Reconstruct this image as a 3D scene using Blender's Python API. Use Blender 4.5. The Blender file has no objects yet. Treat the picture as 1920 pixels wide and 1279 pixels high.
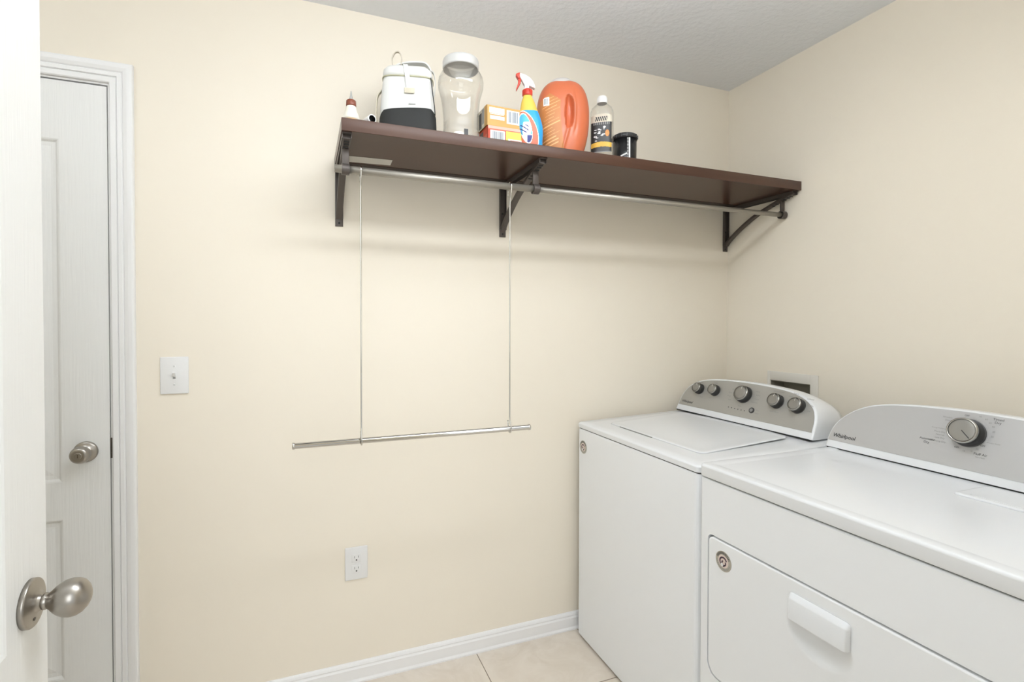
import bpy, bmesh, math, random
from mathutils import Vector, Matrix
random.seed(7)
C = bpy.context.scene.collection
S = bpy.context.scene
PI = math.pi

# ------------------------------------------------------------------ camera, world, lights, exposure
CAM = dict(loc=(-1.9248, -1.8747, 1.3205), yaw=0.3606, pitch=-0.0151, roll=0.0011, f=934.19, cx=925.5, cy=617.7)
def make_camera():
    y, p, r = CAM['yaw'], CAM['pitch'], CAM['roll']
    fwd = Vector((math.sin(y)*math.cos(p), math.cos(y)*math.cos(p), math.sin(p)))
    right = Vector((math.cos(y), -math.sin(y), 0))
    up = right.cross(fwd)
    r2 = right*math.cos(r) + up*math.sin(r)
    u2 = -right*math.sin(r) + up*math.cos(r)
    cd = bpy.data.cameras.new('camera'); co = bpy.data.objects.new('camera', cd); C.objects.link(co)
    m = Matrix((r2, u2, -fwd)).transposed().to_4x4(); m.translation = Vector(CAM['loc'])
    co.matrix_world = m
    cd.sensor_fit = 'HORIZONTAL'; cd.sensor_width = 36; cd.lens = CAM['f']*36/1920
    cd.shift_x = (960 - CAM['cx'])/1920; cd.shift_y = (CAM['cy'] - 639.5)/1920
    cd.clip_start = 0.02
    S.camera = co
make_camera()
w = bpy.data.worlds.new('world'); S.world = w; w.use_nodes = True
w.node_tree.nodes['Background'].inputs[0].default_value = (0.95, 0.98, 1.0, 1)
w.node_tree.nodes['Background'].inputs[1].default_value = 0.6
def area(name, loc, rot, sx, sy, power, col=(1, 1, 1)):
    l = bpy.data.lights.new(name, 'AREA'); l.shape = 'RECTANGLE'; l.size = sx; l.size_y = sy; l.energy = power; l.color = col
    o = bpy.data.objects.new(name, l); C.objects.link(o); o.location = loc; o.rotation_euler = rot
    return o
# added fill light outside the doorway behind the camera, no lamp known there
area('doorway_fill', (-2.05, -3.3, 1.75), (math.radians(84), 0, 0), 1.1, 1.5, 13, (0.93, 0.97, 1.0))
S.view_settings.view_transform = 'Standard'; S.view_settings.look = 'None'
S.view_settings.gamma = 1; S.view_settings.use_curve_mapping = False
S.view_settings.exposure = 0.43
LIGHT_POS = (-1.42, -1.10)

# ------------------------------------------------------------------ materials
def s2l(c):
    c = c/255
    return c/12.92 if c <= 0.04045 else ((c+0.055)/1.055)**2.4
def RGB(r, g, b): return (s2l(r), s2l(g), s2l(b), 1)
def mat(name, col, rough=0.5, metal=0, bump=None, trans=0, ior=1.45, coat=0, spec=0.5, mottled=None, emit=None, aniso=None):
    m = bpy.data.materials.new(name); m.use_nodes = True; nt = m.node_tree; b = nt.nodes['Principled BSDF']
    b.inputs['Base Color'].default_value = col; b.inputs['Roughness'].default_value = rough
    b.inputs['Metallic'].default_value = metal; b.inputs['IOR'].default_value = ior
    b.inputs['Transmission Weight'].default_value = trans; b.inputs['Coat Weight'].default_value = coat
    b.inputs['Coat Roughness'].default_value = 0.08
    b.inputs['Specular IOR Level'].default_value = spec
    if emit:
        b.inputs['Emission Color'].default_value = emit[0]; b.inputs['Emission Strength'].default_value = emit[1]
    def coords(scale):
        tc = nt.nodes.new('ShaderNodeTexCoord'); mp = nt.nodes.new('ShaderNodeMapping')
        mp.inputs['Scale'].default_value = scale; nt.links.new(tc.outputs['Object'], mp.inputs[0]); return mp
    if bump:   # (scale xyz, detail, strength, distance)
        mp = coords(bump[0]); n = nt.nodes.new('ShaderNodeTexNoise'); n.inputs['Scale'].default_value = 1
        n.inputs['Detail'].default_value = bump[1]
        bp = nt.nodes.new('ShaderNodeBump'); bp.inputs['Strength'].default_value = bump[2]; bp.inputs['Distance'].default_value = bump[3]
        nt.links.new(mp.outputs[0], n.inputs['Vector']); nt.links.new(n.outputs['Fac'], bp.inputs['Height']); nt.links.new(bp.outputs[0], b.inputs['Normal'])
    if mottled:   # (colour 2, scale xyz, detail, lo, hi)
        mp = coords(mottled[1]); n = nt.nodes.new('ShaderNodeTexNoise'); n.inputs['Scale'].default_value = 1; n.inputs['Detail'].default_value = mottled[2]
        cr = nt.nodes.new('ShaderNodeValToRGB'); cr.color_ramp.elements[0].position = mottled[3]; cr.color_ramp.elements[1].position = mottled[4]
        cr.color_ramp.elements[0].color = col; cr.color_ramp.elements[1].color = mottled[0]
        nt.links.new(mp.outputs[0], n.inputs['Vector']); nt.links.new(n.outputs['Fac'], cr.inputs[0]); nt.links.new(cr.outputs[0], b.inputs['Base Color'])
    return m
M = {}
M['wall'] = mat('cream_wall_paint', (0.91, 0.843, 0.72, 1), 0.55, bump=((55, 55, 55), 2, 0.10, 0.002), spec=0.3)
M['ceiling'] = mat('ceiling_paint', (0.89, 0.91, 0.93, 1), 0.9, bump=((45, 45, 45), 4, 0.5, 0.006), spec=0.1)
M['trim'] = mat('white_trim_paint', (0.90, 0.90, 0.895, 1), 0.35)
M['door'] = mat('white_door_paint', (0.87, 0.875, 0.855, 1), 0.4, bump=((170, 170, 7), 4, 0.6, 0.0015))
M['enamel'] = mat('white_enamel', (0.83, 0.85, 0.87, 1), 0.38, coat=0.55)  # same enamel as the cabinets, darkened to offset the lamp above the tops
M['enamel_side'] = mat('white_enamel_cabinet', (0.90, 0.92, 0.94, 1), 0.35)
M['white_plastic'] = mat('white_plastic', (0.85, 0.85, 0.84, 1), 0.35)
M['gap'] = mat('dark_gap', (0.03, 0.03, 0.03, 1), 0.8)
M['silver'] = mat('silver_faceplate', (0.44, 0.43, 0.40, 1), 0.42, metal=0.35)
M['silver_light'] = mat('pale_silver_faceplate', (0.56, 0.56, 0.56, 1), 0.38, metal=0.35)
M['knob_face'] = mat('brushed_knob_face', (0.34, 0.33, 0.305, 1), 0.4, metal=0.6)
M['dial_rim'] = mat('dial_rim_metal', (0.42, 0.41, 0.39, 1), 0.2, metal=1)
M['chrome'] = mat('chrome', (0.62, 0.61, 0.58, 1), 0.12, metal=1)
M['dark_plastic'] = mat('dark_grey_plastic', (0.035, 0.035, 0.035, 1), 0.35)
M['print_dark'] = mat('printed_ink_dark', (0.06, 0.06, 0.06, 1), 0.6)
M['print_grey'] = mat('printed_ink_grey', (0.30, 0.30, 0.29, 1), 0.6)
M['print_pale'] = mat('printed_ink_pale', (0.78, 0.78, 0.76, 1), 0.6)
M['nickel'] = mat('satin_nickel', (0.39, 0.365, 0.33, 1), 0.30, metal=1)
M['nickel_dark'] = mat('satin_nickel_dark', (0.10, 0.09, 0.08, 1), 0.4, metal=0.8)
M['wood'] = mat('espresso_laminate', (0.075, 0.034, 0.020, 1), 0.27, mottled=((0.055, 0.022, 0.015, 1), (3, 40, 40), 4, 0.35, 0.65), bump=((8, 120, 120), 3, 0.05, 0.001))
M['wood_edge'] = mat('espresso_edge', (0.090, 0.042, 0.025, 1), 0.38, mottled=((0.070, 0.030, 0.018, 1), (3, 40, 40), 4, 0.35, 0.65))
M['bronze'] = mat('bronze_powder_coat', (0.10, 0.085, 0.076, 1), 0.4, metal=0.3)
M['rod'] = mat('satin_rod', (0.40, 0.375, 0.33, 1), 0.45, metal=0.7)
M['label_paper'] = mat('off_white_paper', (0.62, 0.60, 0.55, 1), 0.6)
M['cloth_white'] = mat('white_canvas', (0.76, 0.76, 0.73, 1), 0.75, bump=((600, 600, 600), 1, 0.15, 0.0006))
M['cloth_black'] = mat('black_fabric', (0.022, 0.023, 0.022, 1), 0.65, bump=((700, 700, 700), 1, 0.2, 0.0006))
M['cloth_cream'] = mat('cream_webbing', (0.66, 0.61, 0.48, 1), 0.75)
M['piping'] = mat('straw_piping', (0.52, 0.50, 0.34, 1), 0.7)
M['tan'] = mat('tan_leather', (0.60, 0.54, 0.44, 1), 0.6)
M['brown_cap'] = mat('brown_plastic', (0.22, 0.06, 0.03, 1), 0.35)
M['milky'] = mat('milky_plastic', (0.80, 0.76, 0.66, 1), 0.35)
M['amber_base'] = mat('amber_plastic', (0.62, 0.40, 0.22, 1), 0.4)
M['grey_plastic'] = mat('grey_plastic', (0.38, 0.38, 0.36, 1), 0.4)
M['black'] = mat('black_plastic', (0.012, 0.012, 0.013, 1), 0.25)
M['clear'] = mat('clear_plastic', (0.97, 0.97, 0.96, 1), 0.03, trans=1, ior=1.38)
def thin_clear(name):
    m = bpy.data.materials.new(name); m.use_nodes = True; nt = m.node_tree; nt.nodes.remove(nt.nodes['Principled BSDF'])
    tr = nt.nodes.new('ShaderNodeBsdfTransparent'); tr.inputs[0].default_value = (0.985, 0.985, 0.98, 1)
    gl = nt.nodes.new('ShaderNodeBsdfGlossy'); gl.inputs['Roughness'].default_value = 0.04
    lw = nt.nodes.new('ShaderNodeMath'); lw.operation = 'MULTIPLY_ADD'; lw.inputs[1].default_value = 0.5; lw.inputs[2].default_value = 0.03
    f1 = nt.nodes.new('ShaderNodeLayerWeight'); f1.inputs[0].default_value = 0.5
    f2 = nt.nodes.new('ShaderNodeMath'); f2.operation = 'POWER'; f2.inputs[1].default_value = 3.0
    nt.links.new(f1.outputs['Facing'], f2.inputs[0]); nt.links.new(f2.outputs[0], lw.inputs[0])
    mx = nt.nodes.new('ShaderNodeMixShader'); nt.links.new(lw.outputs[0], mx.inputs[0]); nt.links.new(tr.outputs[0], mx.inputs[1]); nt.links.new(gl.outputs[0], mx.inputs[2])
    nt.links.new(mx.outputs[0], nt.nodes['Material Output'].inputs[0]); return m
M['clear'] = thin_clear('thin_clear_plastic')
M['lid_white'] = mat('translucent_white_lid', (0.9, 0.9, 0.88, 1), 0.4, trans=0.35)
M['blue'] = mat('bright_blue_plastic', (0.03, 0.36, 0.80, 1), 0.3)
M['navy'] = mat('navy_ink', (0.03, 0.04, 0.22, 1), 0.4)
M['sky'] = mat('sky_blue_ink', (0.10, 0.50, 0.85, 1), 0.4)
M['red'] = mat('red_plastic', (0.62, 0.06, 0.035, 1), 0.35)
M['brick'] = mat('brick_red_ink', (0.66, 0.17, 0.10, 1), 0.4)
M['yellow'] = mat('yellow_plastic', (0.76, 0.53, 0.09, 1), 0.35)
M['white_ink'] = mat('white_ink', (0.88, 0.88, 0.87, 1), 0.5)
M['gold'] = mat('golden_card', (0.62, 0.36, 0.11, 1), 0.5)
M['lemon'] = mat('lemon_ink', (0.85, 0.70, 0.12, 1), 0.5)
M['red_card'] = mat('red_card', (0.62, 0.085, 0.04, 1), 0.5)
M['pink'] = mat('pink_ink', (0.85, 0.45, 0.36, 1), 0.5)
M['barcode'] = mat('barcode_ink', (0.16, 0.20, 0.24, 1), 0.5)
M['orange'] = mat('orange_plastic', (0.60, 0.15, 0.06, 1), 0.34, coat=0.2)
M['orange_label'] = mat('amber_orange_label', (0.56, 0.215, 0.065, 1), 0.4)
M['orange_line'] = mat('pale_orange_ink', (0.90, 0.50, 0.22, 1), 0.5)
M['frosted'] = mat('frosted_cap', (0.86, 0.84, 0.80, 1), 0.35, trans=0.35)
M['liquid'] = thin_clear('clear_liquid')
M['orange_ink'] = mat('orange_ink', (0.85, 0.30, 0.08, 1), 0.5)
M['gold_ink'] = mat('gold_ink', (0.80, 0.48, 0.07, 1), 0.5)
M['beige_card'] = mat('beige_card', (0.70, 0.64, 0.52, 1), 0.6)
M['fill_lamp'] = mat('fill_lamp_glass', (0.9, 0.9, 0.88, 1), 0.5, emit=((0.91, 0.95, 1.0, 1), 7.5))
M['lamp'] = mat('lamp_glass', (0.9, 0.9, 0.88, 1), 0.5, emit=((0.91, 0.95, 1.0, 1), 12.3))
M['sticker'] = mat('sticker_silver', (0.50, 0.47, 0.41, 1), 0.35, metal=0.3)
M['sticker_pink'] = mat('sticker_rose', (0.80, 0.68, 0.62, 1), 0.4)
M['plum'] = mat('plum_ink', (0.06, 0.03, 0.05, 1), 0.4)
def tile_material():
    m = mat('beige_floor_tile', (0.5, 0.42, 0.33, 1), 0.42); nt = m.node_tree; b = nt.nodes['Principled BSDF']
    tc = nt.nodes.new('ShaderNodeTexCoord'); mp = nt.nodes.new('ShaderNodeMapping')
    mp.inputs['Location'].default_value = (1.294/0.4572, 0.3218/0.4572, 0); mp.inputs['Scale'].default_value = (1/0.4572, 1/0.4572, 1)
    br = nt.nodes.new('ShaderNodeTexBrick'); br.offset = 0; br.squash = 1
    br.inputs['Scale'].default_value = 1; br.inputs['Brick Width'].default_value = 1; br.inputs['Row Height'].default_value = 1
    br.inputs['Mortar Size'].default_value = 0.004; br.inputs['Mortar Smooth'].default_value = 0.1; br.inputs['Bias'].default_value = 0
    br.inputs['Mortar'].default_value = (0.26, 0.21, 0.15, 1)
    n = nt.nodes.new('ShaderNodeTexNoise'); n.inputs['Scale'].default_value = 7; n.inputs['Detail'].default_value = 7; n.inputs['Roughness'].default_value = 0.62
    n.inputs['Distortion'].default_value = 1.2
    cr = nt.nodes.new('ShaderNodeValToRGB'); cr.color_ramp.elements[0].position = 0.3; cr.color_ramp.elements[1].position = 0.7
    cr.color_ramp.elements[0].color = (0.72, 0.64, 0.54, 1); cr.color_ramp.elements[1].color = (0.84, 0.77, 0.68, 1)
    nt.links.new(tc.outputs['Object'], mp.inputs[0]); nt.links.new(mp.outputs[0], br.inputs['Vector'])
    nt.links.new(tc.outputs['Object'], n.inputs['Vector']); nt.links.new(n.outputs['Fac'], cr.inputs[0])
    nt.links.new(cr.outputs[0], br.inputs['Color1']); nt.links.new(cr.outputs[0], br.inputs['Color2'])
    nt.links.new(br.outputs['Color'], b.inputs['Base Color'])
    bp = nt.nodes.new('ShaderNodeBump'); bp.inputs['Strength'].default_value = 0.3; bp.inputs['Distance'].default_value = 0.002; bp.invert = True
    nt.links.new(br.outputs['Fac'], bp.inputs['Height']); nt.links.new(bp.outputs[0], b.inputs['Normal'])
    return m
M['tile'] = tile_material()

# ------------------------------------------------------------------ mesh helpers (world coordinates)
class MB:
    """a bmesh with a list of materials"""
    def __init__(s, *mats):
        s.bm = bmesh.new(); s.mats = list(mats)
    def mi(s, m):
        if m is None: return 0
        if m not in s.mats: s.mats.append(m)
        return s.mats.index(m)
    def face(s, pts, m=None, smooth=False):
        vs = [s.bm.verts.new(p) for p in pts]
        f = s.bm.faces.new(vs); f.material_index = s.mi(m); f.smooth = smooth; return f
    def box(s, x0, x1, y0, y1, z0, z1, m=None, bevel=0, seg=2, xf=None):
        b = bmesh.new(); bmesh.ops.create_cube(b, size=1)
        for v in b.verts:
            v.co = Vector((x0+(v.co.x+.5)*(x1-x0), y0+(v.co.y+.5)*(y1-y0), z0+(v.co.z+.5)*(z1-z0)))
        if bevel: bmesh.ops.bevel(b, geom=list(b.edges), offset=bevel, segments=seg, profile=0.5, affect='EDGES')
        if xf is not None: bmesh.ops.transform(b, matrix=xf, verts=b.verts)
        s.add(b, m, smooth=bool(bevel)); return s
    def add(s, b, m=None, smooth=False):
        idx = s.mi(m); mp = {}
        for v in b.verts: mp[v] = s.bm.verts.new(v.co)
        for f in b.faces:
            g = s.bm.faces.new([mp[v] for v in f.verts]); g.material_index = idx; g.smooth = smooth
        b.free()
    def loft(s, rings, m=None, cap0=True, cap1=True, smooth=True, closed=True):
        idx = s.mi(m); R = [[s.bm.verts.new(p) for p in r] for r in rings]; n = len(rings[0])
        for a, b in zip(R, R[1:]):
            for i in range(n if closed else n-1):
                j = (i+1) % n
                f = s.bm.faces.new((a[i], a[j], b[j], b[i])); f.material_index = idx; f.smooth = smooth
        if cap0: f = s.bm.faces.new(R[0][::-1]); f.material_index = idx; f.smooth = False
        if cap1: f = s.bm.faces.new(R[-1]); f.material_index = idx; f.smooth = False
        return R
    def lathe(s, origin, axis, prof, m=None, n=40, cap0=True, cap1=True, sq=None):
        """prof: list of (distance along axis, radius)"""
        ax = Vector(axis).normalized(); o = Vector(origin)
        t = Vector((0, 0, 1)) if abs(ax.z) < 0.9 else Vector((1, 0, 0))
        e1 = ax.cross(t).normalized(); e2 = ax.cross(e1)
        rings = []
        for d, r in prof:
            ring = []
            for i in range(n):
                a = 2*PI*i/n; rr = max(r, 1e-5); c, q = math.cos(a), math.sin(a)
                if sq: k = (abs(c)**sq+abs(q)**sq)**(-1/sq); c *= k; q *= k
                ring.append(o+ax*d+e1*(rr*c)+e2*(rr*q))
            rings.append(ring)
        s.loft(rings, m, cap0, cap1); return s
    def tube(s, pts, r, m=None, n=12, caps=True, flat=None):
        pts = [Vector(p) for p in pts]; rings = []; prev = None
        for i, p in enumerate(pts):
            t = (pts[min(i+1, len(pts)-1)]-pts[max(i-1, 0)]).normalized()
            if prev is None:
                a = Vector((0, 0, 1)) if abs(t.z) < 0.9 else Vector((1, 0, 0)); u = t.cross(a).normalized()
            else: u = (prev-t*prev.dot(t)).normalized()
            prev = u; v = t.cross(u); rr = r[i] if isinstance(r, (list, tuple)) else r
            ra, rb = (rr, rr) if flat is None else flat
            rings.append([p+u*(ra*math.cos(2*PI*k/n))+v*(rb*math.sin(2*PI*k/n)) for k in range(n)])
        s.loft(rings, m, caps, caps); return s
    def prism(s, poly, vec, m=None, bevel=0, seg=2, smooth=None):
        """poly: 3D points of one face, extruded by vec"""
        b = bmesh.new(); v0 = [b.verts.new(p) for p in poly]; v1 = [b.verts.new(Vector(p)+Vector(vec)) for p in poly]
        n = len(poly); b.faces.new(v0[::-1]); b.faces.new(v1)
        for i in range(n): b.faces.new((v0[i], v0[(i+1) % n], v1[(i+1) % n], v1[i]))
        bmesh.ops.recalc_face_normals(b, faces=b.faces)
        if bevel: bmesh.ops.bevel(b, geom=list(b.edges), offset=bevel, segments=seg, profile=0.5, affect='EDGES', clamp_overlap=True)
        s.add(b, m, smooth=bool(bevel) if smooth is None else smooth); return s

def finish(mb, recalc=True):
    if recalc: bmesh.ops.recalc_face_normals(mb.bm, faces=mb.bm.faces)
    return mb
def part(name, mb, parent=None, label=None, recalc=True, weld=False, solid=None):
    if weld: bmesh.ops.remove_doubles(mb.bm, verts=mb.bm.verts, dist=1e-5)
    if recalc: bmesh.ops.recalc_face_normals(mb.bm, faces=mb.bm.faces)
    me = bpy.data.meshes.new(name)
    org = Vector((0, 0, 0))
    p = parent
    while p is not None: org += p.location; p = p.parent
    c0 = Vector((0, 0, 0))
    if parent is None:      # put the origin at the base centre
        xs = [v.co for v in mb.bm.verts]
        if xs:
            c0 = Vector(((min(v.x for v in xs)+max(v.x for v in xs))/2, (min(v.y for v in xs)+max(v.y for v in xs))/2, min(v.z for v in xs)))
    bmesh.ops.translate(mb.bm, verts=mb.bm.verts, vec=-(org+c0))
    mb.bm.to_mesh(me); mb.bm.free()
    for m in mb.mats: me.materials.append(M[m] if isinstance(m, str) else m)
    o = bpy.data.objects.new(name, me); C.objects.link(o); o.location = c0
    if parent is not None: o.parent = parent
    if label: o['label'] = label
    if solid:
        md = o.modifiers.new('thickness', 'SOLIDIFY'); md.thickness = solid; md.offset = -1
    return o
def thing(name, loc, label, cat, group=None, kind=None):
    o = bpy.data.objects.new(name, None); C.objects.link(o); o.location = loc; o.empty_display_size = 0.05
    if label: o['label'] = label
    if cat: o['category'] = cat
    if group: o['group'] = group
    if kind: o['kind'] = kind
    return o
def struct(name, mb, **k):
    o = part(name, mb, **k); o['kind'] = 'structure'; return o
def tag(o, label, cat, group=None):
    o['label'] = label; o['category'] = cat
    if group: o['group'] = group
    return o
def copy_tree(o, parent=None):
    c = o.copy(); C.objects.link(c)
    if parent is not None: c.parent = parent
    for ch in list(o.children): copy_tree(ch, c)
    return c
def smoothpath(pts, k=8):
    """Catmull-Rom through the points"""
    P = [Vector(p) for p in pts]; P = [2*P[0]-P[1]]+P+[2*P[-1]-P[-2]]; out = []
    for i in range(1, len(P)-2):
        for j in range(k):
            t = j/k; a, b, c, d = P[i-1], P[i], P[i+1], P[i+2]
            out.append(0.5*((2*b)+(-a+c)*t+(2*a-5*b+4*c-d)*t*t+(-a+3*b-3*c+d)*t**3))
    out.append(P[-2]); return out
def text_mesh(mb, body, size, pos, ex, ey, m, align='LEFT', shear=0.0, spacing=1.0, bold=0.0, depth=0.0002):
    cu = bpy.data.curves.new('t', 'FONT'); cu.body = body; cu.size = size; cu.align_x = align; cu.shear = shear
    cu.space_character = spacing; cu.offset = bold; cu.resolution_u = 3
    ob = bpy.data.objects.new('t', cu); C.objects.link(ob)
    dg = bpy.context.evaluated_depsgraph_get(); me = bpy.data.meshes.new_from_object(ob.evaluated_get(dg))
    pos = Vector(pos); ex = Vector(ex).normalized(); ey = Vector(ey).normalized(); ez = ex.cross(ey)
    idx = mb.mi(m); vs = [mb.bm.verts.new(pos+ex*v.co.x+ey*v.co.y+ez*depth) for v in me.vertices]
    for p in me.polygons:
        try: f = mb.bm.faces.new([vs[i] for i in p.vertices]); f.material_index = idx
        except ValueError: pass
    bpy.data.objects.remove(ob); bpy.data.curves.remove(cu); bpy.data.meshes.remove(me)

# ------------------------------------------------------------------ room shell
XL, YF, H = -3.48, -1.73, 2.44
DX0, DX1, DZ = -3.2605, -2.4955, 2.051           # clear opening of the far door
mb = MB('wall'); T = 0.02
mb.box(DX1+T, 0.1, 0, 0.12, 0, H); mb.box(XL-0.1, DX0-T, 0, 0.12, 0, H); mb.box(DX0-T, DX1+T, 0, 0.12, DZ+T, H)
struct('wall_back', mb)
OB = dict(y0=-0.434, y1=-0.247, z0=0.93, z1=1.066)
mb = MB('wall')
mb.box(0, 0.1, YF-0.12, OB['y0'], 0, H); mb.box(0, 0.1, OB['y1'], 0, 0, H)
mb.box(0, 0.1, OB['y0'], OB['y1'], 0, OB['z0']); mb.box(0, 0.1, OB['y0'], OB['y1'], OB['z1'], H)
struct('wall_right', mb)
mb = MB('wall'); mb.box(XL-0.1, XL, YF-0.12, 0, 0, H); struct('wall_left', mb)
NX = -2.335; NW = 0.88                            # near door plane and width
mb = MB('wall'); mb.box(XL, NX-0.04, YF-0.12, YF, 0, H); mb.box(NX+NW+0.02, 0, YF-0.12, YF, 0, H); mb.box(NX-0.04, NX+NW+0.02, YF-0.12, YF, 2.07, H)
struct('wall_front', mb)
mb = MB('ceiling'); mb.box(XL-0.1, 0.1, YF-0.12, 0.12, H, H+0.1); struct('ceiling', mb)
mb = MB('tile'); mb.box(XL-0.1, 0.1, -3.6, 0.12, -0.05, 0); o = part('floor', mb); o['kind'] = 'structure'
# keep the tile grid in world space
off = o.location.copy(); o.data.transform(Matrix.Translation(off)); o.location = (0, 0, 0)
# room-side trim of the entrance
mb = MB('trim')
mb.box(NX+NW, NX+NW+0.02, YF-0.12, YF, 0, 2.05); mb.box(NX-0.04, NX-0.02, YF-0.12, YF, 0, 2.05); mb.box(NX-0.04, NX+NW+0.02, YF-0.12, YF, 2.05, 2.07)
struct('trim_2', mb)

def baseboard(name, p0, p1, inward):
    """profile swept between two floor points"""
    prof = [(0.0, 0.0), (0.016, 0.0), (0.0165, 0.006), (0.013, 0.012), (0.012, 0.014), (0.012, 0.050), (0.0095, 0.054), (0.0085, 0.057), (0.0095, 0.061), (0.007, 0.068), (0.004, 0.072), (0.0, 0.073)]
    n = Vector(inward); r = [[Vector(p)+n*d+Vector((0, 0, z)) for d, z in prof] for p in (p0, p1)]
    mb = MB('trim'); mb.loft(r, smooth=False); return struct(name, mb)
baseboard('baseboard_back', (DX1+0.071, 0, 0), (-0.0, 0, 0), (0, -1, 0))
baseboard('baseboard_right', (0, -0.017, 0), (0, YF, 0), (-1, 0, 0))
baseboard('baseboard_left', (XL, 0, 0), (XL, YF, 0), (1, 0, 0))

# casing and jamb of the far door
mb = MB('trim')
prof = [(0, 0), (0, .008), (.003, .0105), (.016, .0105), (.0185, .0075), (.021, .0125), (.031, .0135), (.034, .010), (.037, .0135), (.047, .0165), (.057, .0175), (.061, .0165), (.063, .013), (.063, 0)]
ix0, ix1, iz = DX0-0.006, DX1+0.006, DZ+0.006
def ring(px, pz, dx, dz): return [Vector((px+dx*w_, -t_, pz+dz*w_)) for w_, t_ in prof]
mb.loft([ring(ix1, 0, 1, 0), ring(ix1, iz, 1, 1), ring(ix0, iz, -1, 1), ring(ix0, 0, -1, 0)], smooth=False)
mb.box(DX1, DX1+0.019, 0, 0.119, 0, DZ+0.019); mb.box(DX0-0.019, DX0, 0, 0.119, 0, DZ+0.019); mb.box(DX0, DX1, 0, 0.119, DZ, DZ+0.019)
mb.box(DX1-0.012, DX1, 0.040, 0.075, 0, DZ, 'gap'); mb.box(DX0, DX0+0.012, 0.040, 0.075, 0, DZ, 'gap'); mb.box(DX0, DX1, 0.040, 0.075, DZ-0.012, DZ, 'gap')
struct('trim_1', mb)

def door_mesh(width, height, thick, cols, rows, F, m='door'):
    """moulded panel door; F(u,w,d): u across, w up, d out of the face"""
    mb = MB(m)
    us = [0]+[c for ab in cols for c in ab]+[width]; ws = [0]+[c for ab in rows for c in ab]+[height]
    for side in (1, -1):
        def G(u, w_, d): return F(u, w_, d if side == 1 else -thick-d)
        for i in range(len(us)-1):
            for j in range(len(ws)-1):
                a, b, c, d = us[i], us[i+1], ws[j], ws[j+1]
                if i % 2 == 1 and j % 2 == 1:
                    loops = [(0, 0), (.004, -.0015), (.010, -.0065), (.022, -.0075), (.030, -.006), (.052, -.0015)]
                    prev = None
                    for ins, dep in loops:
                        cur = [G(a+ins, c+ins, dep), G(b-ins, c+ins, dep), G(b-ins, d-ins, dep), G(a+ins, d-ins, dep)]
                        if prev:
                            for k in range(4): mb.face([prev[k], prev[(k+1) % 4], cur[(k+1) % 4], cur[k]])
                        prev = cur
                    mb.face(prev)
                else: mb.face([G(a, c, 0), G(b, c, 0), G(b, d, 0), G(a, d, 0)])
    q = [(0, 0), (width, 0), (width, height), (0, height)]
    for k in range(4):
        a, b = q[k], q[(k+1) % 4]; mb.face([F(*a, 0), F(*b, 0), F(*b, -thick), F(*a, -thick)])
    return mb
# far door, knob on its right
fw = DX1-DX0-0.006; fx = DX0+0.003
rows = ((0.214, 0.706), (0.82, 1.861))
mb = door_mesh(fw, DZ-0.0145, 0.035, ((0.121, fw/2-0.055), (fw/2+0.055, fw-0.121)), rows, lambda u, w_, d: Vector((fx+u, 0.001-d, 0.010+w_)))
door1 = struct('door_1', mb)
# near door, open into the room, knob near its free edge
NY = -0.83
mb = door_mesh(NW, 2.03, 0.035, ((0.121, NW/2-0.055), (NW/2+0.055, NW-0.121)), rows, lambda u, w_, d: Vector((NX+d, NY-u, 0.012+w_)))
door2 = struct('door_2', mb)

def knob_set(door, origin, axis, keyed, sc=1.0):
    o = Vector(origin); ax = Vector(axis)
    P = lambda pr: [(a*sc, b*sc) for a, b in pr]
    if not keyed:
        mb = MB('nickel')
        mb.lathe(o, ax, P([(0.018, .0110), (0.0195, .0128), (0.0225, .0130), (0.0240, .0120), (0.0255, .0122), (0.029, .0150), (0.034, .0200), (0.040, .0245), (0.047, .0278), (0.055, .0292), (0.063, .0282), (0.070, .0245), (0.076, .0180), (0.0795, .0110), (0.081, .005), (0.0813, 0)]), n=48)
        k = part('door_knob', mb, door, 'satin nickel egg-shaped knob')
        mb = MB('nickel')
        mb.lathe(o, ax, P([(0, .0375), (.0060, .0375), (.0078, .0362), (.0082, .0340), (.0088, .0310), (.0100, .023), (.0120, .0165), (.0150, .0135), (.0175, .0125), (.0185, .0115)]), n=48)
        mb.lathe(o+Vector((0.0095*sc, -0.008*sc, -0.021*sc)), ax, P([(-0.002, .0032), (0.0012, .0032)]), 'nickel_dark', n=16)
        part('rose_plate', mb, k)
    else:
        mb = MB('nickel')
        mb.lathe(o, ax, P([(0.020, .013), (0.024, .0145), (0.028, .0195), (0.034, .0245), (0.042, .0262), (0.050, .0250), (0.056, .0215), (0.0585, .0175), (0.0590, .013)]), n=48)
        k = part('door_knob', mb, door, 'satin nickel keyed knob')
        mb = MB('nickel')
        mb.lathe(o, ax, P([(0, .0320), (.0055, .0320), (.0085, .0285), (.010, .024), (.014, .0165), (.020, .0135)]), n=48)
        mb.lathe(o+Vector((0.016, 0, 0.004)), ax, [(0.004, .0034), (0.0125, .0034)], 'nickel_dark', n=16)
        part('rose_plate', mb, k)
        mb = MB('nickel'); mb.lathe(o, ax, P([(0.057, .0098), (0.0605, .0098), (0.0612, .0088)]), n=32)
        mb.box(o.x-0.001, o.x+0.001, o.y-0.0616*sc, o.y-0.0606*sc, o.z-0.005, o.z+0.005, 'nickel_dark')
        part('key_cylinder', mb, k)
knob_set(door2, (NX, -0.888, 0.8755), (1, 0, 0), False, 1.0)
knob_set(door1, (-2.5605, 0.001, 0.9190), (0, -1, 0), True, 1.0)
# latch bolt plate seen in the gap beside the far door
mb = MB('nickel_dark'); mb.box(DX1-0.0022, DX1+0.003, -0.0010, 0.02, 0.893, 0.957, bevel=0.0008); part('strike_plate', mb, door1)

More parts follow.
